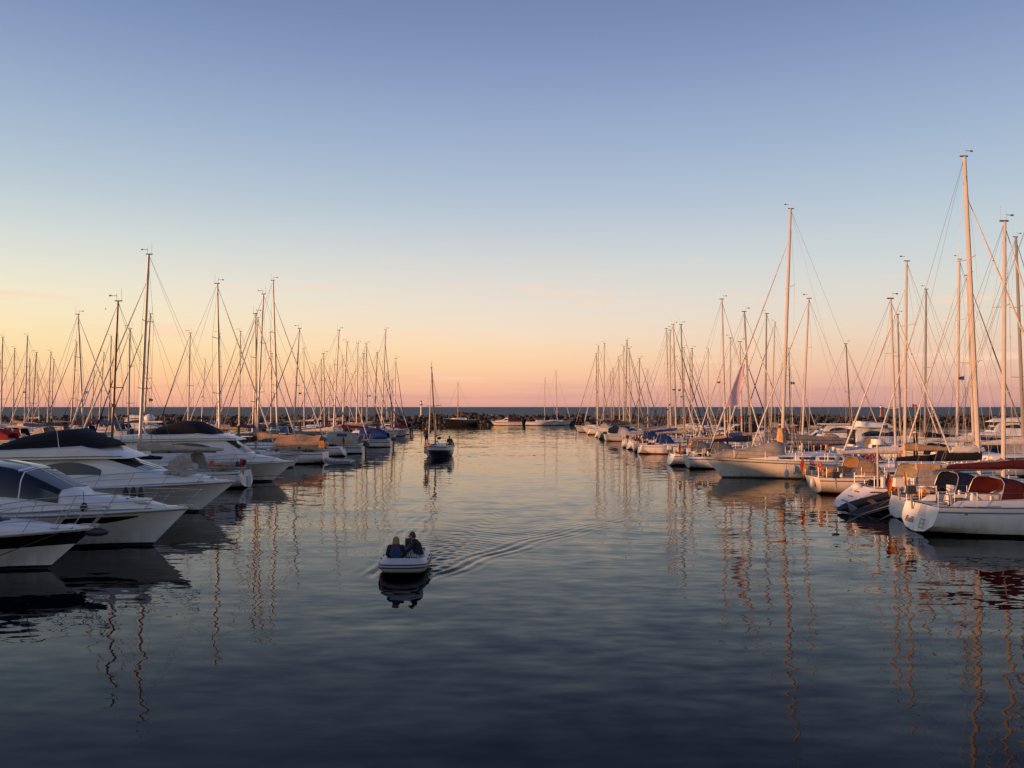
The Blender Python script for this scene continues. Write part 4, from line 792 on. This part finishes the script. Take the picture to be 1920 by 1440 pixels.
for i, (X, Y, h, lean) in enumerate(GEN):
    hm, hw = hulls[rnd.randrange(10)] if Y > 85 or abs(X) > 30 else ('gelcoat', 'white')
    cv = covers[rnd.randrange(10)]; bow = (-1 if lean > 0.02 else 1) if abs(lean) > 0.02 else rnd.choice((1, -1))
    front = abs(X) < 30
    if front and X > 0 and 85 < Y < 140: bow = 1
    Lm = 9.6 if front and abs(X) > 21.9 else 10.4
    Lw = min(Lm, max(7.0, h / 1.38)); mf = 0.42
    if front and X < 0:
        av = (-15.6 if Y < 118 else -17.3) - X
        if bow < 0 and .58 * Lw > av + .3: bow = 1
        if bow > 0: mf = min(.42, max(.32, av / Lw)); Lw = min(Lw, max(6.3, av / mf))
    elif front:
        av = X - 13.0
        if bow > 0: Lw = min(Lw, max(6.8, av / .58))
    dg = rnd.choice((None, 'navy', 'burgundy', 'beige', 'white', 'blue', 'grey')) if front else rnd.choice((None, None, 'navy', 'beige', 'blue', 'burgundy'))
    lod = 1 if (front and Y < 112) else 2
    md = rnd.random(); mm = 'mast_dark' if (abs(X - 36) < .1 and abs(Y - 91) < .1) else ('mast_grey' if md > .72 else 'mast')
    b = sailboat('x', X, Y, h, lean, bow, L=Lw, B=min(3.1, 0.9 + 0.21 * h * .72) if Y < 140 else 2.9, hullm=hm, stripe=rnd.choice(('stripe_blue', 'stripe_red', 'stripe_grey', 'stripe_black')), boot=rnd.choice(('stripe_blue', 'stripe_red', 'stripe_black')), cover=cv, dodger=dg, mastm=mm,
                 genoa=rnd.choice(('white', 'grey', 'navy', 'beige', 'white', 'blue')), lod=lod, spread=rnd.choice((1, 2, 2)), radar=(md < 0.12), flag=('flag_black', 'flag_red', 'flag_gold') if front and md > .6 and Y < 112 else None, rt=rnd.choice((0.5, 0.3, 0.1, -0.2)), group='sailboats moored in the marina rows', mastf=mf, coverh=rnd.uniform(.8, 1.1))
    reg(b, X, Y, lean, f'{hw} sailboat with {cv} sail cover')
for side, edge in ((-1, 'left'), (1, 'right')):
    L_ = sorted([a for a in ALL if a[2] == side and 0 <= a[0] <= 1920], key=lambda a: a[0] * -side)
    for k, a in enumerate(L_):
        if a[3]: a[1]['label'] = f'{a[3]}, mast {ordw(k + 1)} from the {edge} edge of the picture'
    for a in ALL:
        if a[2] == side and a[3] and a[1]['label'] == 'x': a[1]['label'] = a[3] + f' cut off at the {edge} edge'

# ------------------------------------------------------------------ motor boats in the rows and at the breakwater
small_cruiser('white cabin motorboat with open cockpit and outboard, in the gap of the left row', -19.4, 89.2, R(180), 8.0, 2.8, 'beige')
small_cruiser('white motorboat with blue cockpit canopy, stern to the channel in the left row', -18.6, 103.4, R(180), 8.2, 2.9, 'blue')
small_cruiser('motorboat with burgundy canopy near the far end of the left row', -21.6, 149.6, R(184), 7.5, 2.8, 'burgundy')
small_cruiser('dark blue open motorboat lying last in the left row', -22.6, 161.5, R(175), 7.5, 2.8, 'black', hullm='navy_hull')
small_cruiser('pilothouse motor yacht with pale flybridge roof behind the grey boom cover', 36.5, 85.2, R(2), 9.5, 3.2, None, pilot=True, outboard=False, flytop=True, cat='motor yacht', name='pilothouse_yacht')
small_cruiser('tall flybridge motor yacht beyond the right-hand masts, near the breakwater', 66, 116, R(180), 11.5, 3.8, None, pilot=True, outboard=False, flytop=True, cat='motor yacht', name='pilothouse_yacht')
small_cruiser('white flybridge motor yacht behind the tallest left mast, far back', -66, 155, R(2), 11.5, 3.8, None, pilot=True, outboard=False, flytop=True, cat='motor yacht', name='pilothouse_yacht')
small_cruiser('white motorboat with dark canvas canopy alongside the rocks in the middle', -1.4, 224.3, R(180), 8.2, 2.8, 'burgundy', outboard=False)
small_cruiser('grey motorboat between the white stern sloops of the right row', 17.4, 125.2, R(0), 7.2, 2.7, 'navy')
small_cruiser('small motorboat with red canopy low in the far left rows', -62, 101, R(180), 7.5, 2.7, 'red')
small_cruiser('motorboat with green canopy in the second left row', -36, 89.6, R(0), 8.0, 2.9, 'green')
small_cruiser('motorboat with teal canopy in the second left row', -36, 138.6, R(0), 8.0, 2.9, 'teal')
small_cruiser('white motorboat with orange-lit roof in the second right row', 36.5, 99, R(180), 8.4, 2.9, None, pilot=True, outboard=False)
small_cruiser('motorboat with beige canopy in the second right row near the large sloop', 37, 104.6, R(180), 8.0, 2.9, 'beige')
small_cruiser('motorboat with black canopy in the second right row, farther out', 37, 128, R(0), 8.4, 2.9, 'black')
small_cruiser('motorboat with grey canopy in the second right row, farthest out', 37, 142, R(180), 8.0, 2.9, 'grey')
b = sailboat('white sloop alongside the rocks, left of the two masts in the middle distance', 8.5, 223.2, 12.1, 0.1, 1, L=8.8, cover='black', lod=2, rz=R(1), backstay=False); 
b = sailboat('second white sloop alongside the rocks, right one of the two distant masts', 12.0, 226.6, 14.3, -0.4, 1, L=8.8, cover='navy', lod=2, rz=R(0))
b = sailboat('black-hulled old sailing boat with wooden mast lying at the dark rocks', -14.2, 224.0, 11.0, 0.1, -1, L=9.0, hullm='black_hull', stripe='stripe_black', cover=None, mastm='mast_wood', lod=2, rz=R(180), genoa_on=False, spread=1, fb=1.5)

# ------------------------------------------------------------------ pontoons, piles, beacons, a bird
def pontoon(X, y0, y1, w=1.7):
    pr = MB().box((X, (y0 + y1) / 2, 0.18), (w, y1 - y0, 0.42)).build('pontoon', 'pontoon', None, None); pr['kind'] = 'structure'
for X, a, b_ in ((-28.6, 44, 196), (-74, 96, 200), (28.8, 44, 190), (72, 100, 205)): pontoon(X, a, b_)
def pile(X, Y, top, label, r=0.16):
    o = empty('mooring_pile', label, 'mooring pile', (X, Y, 0), 0, 'mooring piles in the harbour')
    MB().tube([(0, 0, -1.0), (0.01, 0, top * .6), (0.0, 0.01, top)], [r, r * .97, r * .93], 10).build('post', 'pile', o); MB().tube([(0, 0, top), (0, 0, top + .10)], [r * 1.08, r * .7], 10).build('cap', 'lamp_white', o)
pl = [(-29.4, 66.4, 3.1), (-29.4, 92.3, 2.8), (-29.4, 119, 2.8), (29.5, 62.8, 2.9), (29.5, 94.5, 2.8), (29.5, 118, 2.8), (29.5, 148, 2.9), (-73, 108, 3.0), (-73, 136, 3.0), (-73, 170, 3.0)]
n = {-1: 0, 1: 0}
for (X, Y, tp) in pl:
    sd = -1 if X < 0 else 1; n[sd] += 1
    pile(X, Y, tp, f'dark wooden mooring pile with pale cap, {ordw(n[sd])} along the {"left" if sd < 0 else "right"} pontoons')
def beacon(X, Y, z0, z1, label, m):
    o = empty('harbour_light', label, 'harbour light', (X, Y, z0)); h = z1 - z0
    MB().tube([(0, 0, -.6), (0, 0, .15)], [.7, .6], 10).build('base', 'concrete', o); MB().tube([(0, 0, .1), (0, 0, h * .72)], [.22, .16], 10).build('column', m, o)
    MB().tube([(0, 0, h * .70), (0, 0, h * .76)], [.45, .45], 12).build('gallery', 'rubber', o); MB().tube([(0, 0, h * .76), (0, 0, h * .92)], .22, 10).build('lantern', 'lamp_white', o); MB().tube([(0, 0, h * .92), (0, 0, h)], [.30, .06], 10).build('roof', 'rubber', o)
beacon(101, 235, 2.2, 5.4, 'harbour light with dark lantern on a short column on the right breakwater', 'orange')
beacon(-25, 236, 2.2, 6.6, 'slender white harbour light on the breakwater left of the incoming sailboat', 'lamp_white')
def bird():
    y = 190.0; x = (196 - 960) / 1608 * y; z = CAMH + (763 - 579) / 1608 * y
    o = empty('gull', 'small dark gull flying beside the brown mast on the left', 'bird', (x, y, z), R(25))
    MB().ell((0, 0, 0), (.20, .07, .06), 10, 6).build('body', 'bird', o)
    for sd in (-1, 1): MB().loft([[(.07, sd * .04, .02), (-.07, sd * .04, .02), (-.07, sd * .04, .035), (.07, sd * .04, .035)], [(.06, sd * .26, .13), (-.07, sd * .26, .13), (-.07, sd * .26, .14), (.06, sd * .26, .14)], [(-.06, sd * .52, .06), (-.10, sd * .52, .06), (-.10, sd * .52, .065), (-.06, sd * .52, .065)]]).build('wing', 'bird', o)
bird()

# ------------------------------------------------------------------ inflatable boats
def inflatable(label, X, Y, rz, L=2.75, B=1.42, m='pvc_grey', tilt=(0, 0), Z=0.0, engine=True, name='inflatable_dinghy', strake='pvc_dark', outb=True):
    root = empty(name, label, 'dinghy', (X, Y, Z), rz); root.rotation_euler = (tilt[0], tilt[1], rz)
    r = 0.205; yb = B / 2 - r; pts = []; rr = []
    prof = [(-L * .58, yb * .98, .22, .05), (-L * .5, yb, .22, .15), (-L * .42, yb, .22, r), (0, yb, .235, r), (L * .22, yb * .98, .26, r), (L * .33, yb * .88, .30, r), (L * .40, yb * .62, .335, r), (L * .43, yb * .3, .35, r)]
    path = [(x, -y, z) for x, y, z, q in prof] + [(L * .435, 0, .355)] + [(x, y, z) for x, y, z, q in prof[::-1]]
    rad = [q for *_, q in prof] + [r] + [q for *_, q in prof[::-1]]
    mb = MB().tube(path, rad, 14); tb = mb.build('buoyancy_tube', m, root, 60)
    for dz, rs in ((-.035, .024), (.045, .02)):
        st = []
        for i, (x, y, z) in enumerate(path[1:-1]):
            a, b_ = Vector(path[i]), Vector(path[i + 2]); d = (b_ - a); nrm = Vector((d.y, -d.x, 0)).normalized(); q = rad[i + 1]; st.append(Vector((x, y, z + dz)) + nrm * (q * .985))
        T('rubbing_strake', st, rs, strake, tb, 6)
    MB().loft([[(x, -w, z), (x, w, z), (x, w * .5, z - .12), (x, -w * .5, z - .12)] for x, w, z in ((-L * .44, yb, .14), (L * .2, yb, .16), (L * .38, yb * .45, .24))]).build('floor', 'pvc_dark', root, 30)
    MB().box((-L * .42, 0, .30), (.06, yb * 2, .36)).build('transom', 'plastic_grey', root)
    MB().box((-L * .08, 0, .36), (.24, yb * 2 + .1, .035)).build('thwart', 'teak', root)
    for sd in (-1, 1):
        for x in (-.45, .15): MB().tube([(x - .12, sd * (yb + r * .8), .36), (x, sd * (yb + r * .98), .38), (x + .12, sd * (yb + r * .8), .36)], .014, 5).build('grab_handle', strake, root)
        T('paddle', [(-L * .3, sd * (yb - .02), .45), (L * .2, sd * (yb - .04), .48)], .018, 'mast_wood', root, 5)
    if engine:
        e = MB().loft([[(x, -w, z), (x, w, z), (x, w * .85, z + h), (x, -w * .85, z + h)] for x, w, z, h in ((-L * .42 - .42, .09, .50, .16), (-L * .42 - .3, .13, .46, .27), (-L * .42 - .05, .13, .46, .29), (-L * .42 + .06, .09, .50, .18))]).build('outboard', 'engine', root, 35)
        MB().box((-L * .42 - .18, 0, .28), (.15, .09, .72)).build('outboard_leg', 'engine', e); MB().box((-L * .42 - .2, 0, .0), (.3, .03, .12)).build('skeg', 'engine', e); T('tiller', [(-L * .42, 0, .58), (-L * .42 + .5, .10, .62)], .022, 'rubber', e, 6)
    return root
DX, DY, DRZ = -3.14, 25.35, R(-88)
inflatable('pale grey inflatable dinghy with two people motoring towards the viewer', DX, DY, DRZ)
inflatable('dark inflatable dinghy hanging tilted between the two white sterns on the right', 16.6, 39.0, R(6), L=3.0, B=1.25, m='pvc_dark', tilt=(R(14), R(-13)), Z=0.22, engine=False, strake='plastic_grey', name='inflatable_tender')
inflatable('white rubber tender tied behind the square-transom sailboat on the left', -14.6, 72.2, R(176), L=2.3, B=1.25, engine=False, name='inflatable_tender', m='fender')

# ------------------------------------------------------------------ people
def remesh(o, vox=0.009, sm=4):
    m = o.modifiers.new('Remesh', 'REMESH'); m.mode = 'VOXEL'; m.voxel_size = vox; m.use_smooth_shade = True
    s = o.modifiers.new('Smooth', 'SMOOTH'); s.iterations = sm; s.factor = 0.5
class Fig:
    def __init__(s): s.mb = MB()
    def limb(s, *pr):
        for (p, r), (q, t) in zip(pr, pr[1:]): s.mb.tube([p, q], [r, t], 10)
        for p, r in pr: s.mb.ell(p, (r, r, r), 10, 8)
        return s
    def ell(s, c, r): s.mb.ell(c, r, 12, 9); return s
def hand(f, w, d, side):
    """palm and five curled fingers from wrist w along direction d"""
    w = Vector(w); d = Vector(d).normalized(); up = Vector((0, 0, 1)); a = d.cross(up); a = a.normalized() if a.length > .1 else Vector((0, 1, 0)); n = a.cross(d)
    pc = w + d * .05; f.limb((w, .026), (pc, .034), (w + d * .085, .03)); f.ell(pc + a * .012, (.036, .036, .03)); f.ell(pc - a * .012, (.036, .036, .03))
    for k, l in enumerate((.062, .072, .068, .052)):
        b = w + d * .085 + a * (-.033 + .022 * k); m = b + d * l * .55 - n * .012; e = m + d * l * .3 - n * .03; f.limb((b, .0105), (m, .010), (e, .009))
    b = w + d * .03 + a * side * .03; m = b + d * .035 + a * side * .025; f.limb((b, .013), (m, .012), (m + d * .03 - n * .01, .010))
def person(label, M, P, skin='skin', hair='hair_dark', hairlong=False, top='jacket_navy', legs='trousers_dark', shorts=None, vest=None, scarf=None, foot='rubber', face=(1, 0, 0)):
    """P: joint positions in metres in the local frame"""
    f = Fig(); fc = Vector(face).normalized(); side = Vector((-fc.y, fc.x, 0)).normalized(); hd = Vector(P['head']); up = Vector((0, 0, 1))
    f.limb((P['pelvis'], .125), (P['chest'], .125), (P['neck'], .06)); f.limb((P['neck'], .055), (tuple(hd - up * .06), .05))
    f.ell(tuple(hd), (.088, .088, .115)); f.ell(tuple(hd + fc * .03 - up * .045), (.062, .062, .065)); f.limb((tuple(hd + fc * .09 + up * .005), .012), (tuple(hd + fc * .108 - up * .022), .016))
    for sd in (-1, 1): f.ell(tuple(hd + side * sd * .086 - up * .005), (.016, .016, .03)); f.ell(tuple(hd + fc * .079 + side * sd * .032 + up * .018), (.014, .014, .010))
    f.ell(tuple(hd + fc * .084 - up * .055), (.018, .018, .008))
    for s_ in ('l', 'r'):
        f.limb((P['sh' + s_], .058), (P['el' + s_], .044), (P['wr' + s_], .030)); hand(f, P['wr' + s_], Vector(P['wr' + s_]) - Vector(P['el' + s_]), 1 if s_ == 'l' else -1)
        f.limb((P['hip' + s_], .085), (P['kn' + s_], .060), (P['an' + s_], .040)); an = Vector(P['an' + s_]); ft = Vector(P['toe' + s_]); f.limb((tuple(an), .04), (tuple(an.lerp(ft, .5) - up * .03), .036), (tuple(ft), .03))
    f.limb((P['shl'], .06), (P['chest'], .10), (P['shr'], .06))
    body = f.mb.build('person', skin, None, None); body.matrix_world = M; remesh(body, .008, 3); tag(body, label, 'person')
    def part(name, fig, m, vox=.012):
        o = fig.mb.build(name, m, body, None); remesh(o, vox, 4); return o
    j = Fig(); j.limb((P['pelvis'], .150), (P['chest'], .160)); j.limb((P['shl'], .080), (P['chest'], .135), (P['shr'], .080)); j.limb((P['chest'], .13), (P['neck'], .075))
    for s_ in ('l', 'r'):
        wr = Vector(P['el' + s_]).lerp(Vector(P['wr' + s_]), .92); j.limb((P['sh' + s_], .080), (P['el' + s_], .064), (tuple(wr), .050))
    part('jacket', j, top)
    t = Fig(); t.ell(P['pelvis'], (.165, .165, .12))
    for s_ in ('l', 'r'):
        e = 1.0 if not shorts else .85; kn = Vector(P['hip' + s_]).lerp(Vector(P['kn' + s_]), e); t.limb((P['hip' + s_], .108), (tuple(kn), .082))
        if not shorts: t.limb((P['kn' + s_], .080), (P['an' + s_], .060))
    part('shorts' if shorts else 'trousers', t, shorts or legs)
    hr = Fig(); hr.ell(tuple(hd - fc * .018 + up * .022), (.102, .102, .112))
    if hairlong:
        hr.ell(tuple(hd - fc * .055 - up * .06), (.085, .085, .12)); hr.ell(tuple(hd - fc * .03 + side * .06 - up * .06), (.05, .05, .11)); hr.ell(tuple(hd - fc * .03 - side * .06 - up * .06), (.05, .05, .11))
    else: hr.ell(tuple(hd - fc * .05 - up * .03), (.072, .085, .07))
    ho = part('hair', hr, hair, .010)
    for s_ in ('l', 'r'):
        an, ft = Vector(P['an' + s_]), Vector(P['toe' + s_]); k = Fig(); k.limb((tuple(an - up * .02), .05), (tuple(an.lerp(ft, .5) - up * .035), .045), (tuple(ft + (ft - an) * .1), .038)); part('shoe', k, foot)
    if vest: v = Fig(); v.limb((tuple(Vector(P['pelvis']) + up * .1), .168), (P['chest'], .182)); v.limb((P['shl'], .07), (P['chest'], .17), (P['shr'], .07)); part('life_vest', v, vest)
    if scarf: k = Fig(); k.mb.torus(tuple(Vector(P['neck']) + up * .01), .075, .055, 'z', 14, 8); part('scarf', k, scarf)
    return body
DM = Matrix.Translation((DX, DY, 0)) @ Matrix.Rotation(DRZ, 4, 'Z') @ Matrix.Translation((0.12, 0, 0.02)) @ Matrix.Diagonal((0.86, 0.95, 0.86, 1))
# passenger, back to the viewer, sitting inside the bow on the floor cushion
person('person with blond hair and red scarf sitting with back to viewer in dinghy', DM, dict(pelvis=(.36, -.24, .42), chest=(.38, -.24, .76), neck=(.37, -.24, .92), head=(.35, -.24, 1.075),
    shl=(.38, -.42, .86), ell=(.36, -.50, .62), wrl=(.18, -.46, .46), shr=(.38, -.06, .86), elr=(.34, .03, .63), wrr=(.16, -.02, .48),
    hipl=(.28, -.34, .40), knl=(-.10, -.40, .50), anl=(-.22, -.38, .20), toel=(-.38, -.40, .16), hipr=(.28, -.14, .40), knr=(-.10, -.10, .50), anr=(-.24, -.12, .20), toer=(-.40, -.12, .16)), hair='hair_blond', hairlong=True, vest='vest_blue', scarf='scarf_red', face=(-1, -.05, 0))
# helmsman on the port tube, turned to the other side, arm out to the tiller
person('person in dark pullover and checked shorts leaning over in dinghy, holding the tiller', DM, dict(pelvis=(.10, .46, .50), chest=(.10, .36, .86), neck=(.10, .29, 1.03), head=(.09, .22, 1.19),
    shl=(-.06, .34, .97), ell=(-.28, .18, .78), wrl=(-.58, .10, .74), shr=(.25, .34, .97), elr=(.26, .14, .74), wrr=(.20, -.02, .60),
    hipl=(.02, .42, .48), knl=(-.06, .02, .58), anl=(-.10, .02, .22), toel=(-.10, -.12, .17), hipr=(.19, .42, .48), knr=(.22, .0, .58), anr=(.20, .03, .22), toer=(.20, -.12, .17)), hair='hair_brown', shorts='shorts_plaid', face=(0.1, -1, -.1))

# ------------------------------------------------------------------ the small sailing boat coming up the channel
def channel_boat():
    X, Y = -7.25, 82.2; rz = R(-99); roll = R(3.2)
    b = sailboat('small dark-hulled sailboat under way in the channel with two people aboard', X, Y, 8.6, 0, 1, L=6.8, B=2.45, hullm='navy_hull', stripe='gelcoat', boot='stripe_black', cover=None, mastm='mast_dark', lod=0, rz=rz, spread=1, roll=roll, fb=.85, rt=.1, name='channel_sailboat', band=(0.32, 0.05))
    root, H, I = b; xo = I['xo']
    # half lowered mainsail folds at the mast and an outboard on the stern
    MB().loft([[(-.15 - .5 * u, .10 * math.cos(a) * (1.2 - u), z) for a in (0, 2.1, 4.2)] for z, u in ((1.5, 1.5), (1.75, 1.0), (2.2, .5), (3.2, .2), (4.2, .02))]).build('loose_mainsail', 'canvas_white', root, 60)
    MB().ell((-1.6, 0, 1.75), (.7, .12, .14), 10, 8).build('boom_sail', 'canvas_navy', root)
    MB().box((xo - .12, .75, .95), (.35, .3, .5), 0, .8).build('outboard', 'yellow', root); MB().torus((xo + .4, -.8, 1.2), .2, .06, 'x', 14, 6).build('lifebuoy', 'yellow', root)
    MB().box((xo + 6.75, -.1, 1.2), (.3, .55, .1)).build('anchor', 'orange', root)
    MB().ell((xo + 3.2, -1.27, .6), (.12, .12, .28), 10, 8).build('side_fender', 'fender', root)
    M = Matrix.Translation((X, Y, 0)) @ Matrix.Rotation(rz, 4, 'Z') @ Matrix.Rotation(roll, 4, 'X')
    z = 1.19; x = 1.35; y = -.48
    person('person in shorts standing on the foredeck of the channel sailboat beside the mast', M, dict(pelvis=(x, y, z + .92), chest=(x + .04, y, z + 1.27), neck=(x + .07, y, z + 1.45), head=(x + .10, y, z + 1.60),
        shl=(x + .04, y + .18, z + 1.40), ell=(x - .05, y + .36, z + 1.2), wrl=(x - .25, y + .42, z + 1.35), shr=(x + .04, y - .18, z + 1.40), elr=(x + .10, y - .24, z + 1.12), wrr=(x + .26, y - .16, z + .95),
        hipl=(x, y + .09, z + .88), knl=(x + .03, y + .10, z + .48), anl=(x - .02, y + .11, z + .07), toel=(x + .13, y + .13, z + .03), hipr=(x, y - .09, z + .88), knr=(x + .05, y - .10, z + .48), anr=(x + .0, y - .12, z + .07), toer=(x + .15, y - .14, z + .03)), hair='hair_brown', shorts='trousers_dark', top='jacket_navy', face=(1, .1, -.1))
    x = xo + 1.6; y = .85; z = .98
    person('person in dark jacket sitting at the stern of the channel sailboat', M, dict(pelvis=(x, y, z + .12), chest=(x + .02, y, z + .48), neck=(x + .04, y, z + .66), head=(x + .06, y, z + .82),
        shl=(x + .02, y + .18, z + .6), ell=(x - .02, y + .25, z + .35), wrl=(x + .2, y + .12, z + .25), shr=(x + .02, y - .18, z + .6), elr=(x - .1, y - .26, z + .36), wrr=(x - .3, y - .35, z + .25),
        hipl=(x + .05, y + .08, z + .1), knl=(x + .15, y - .28, z + .12), anl=(x + .15, y - .36, z - .32), toel=(x + .2, y - .5, z - .36), hipr=(x + .05, y - .1, z + .1), knr=(x - .05, y - .36, z + .12), anr=(x - .05, y - .42, z - .32), toer=(x - .02, y - .56, z - .36)), hair='hair_dark', face=(1, -.1, 0))
channel_boat()
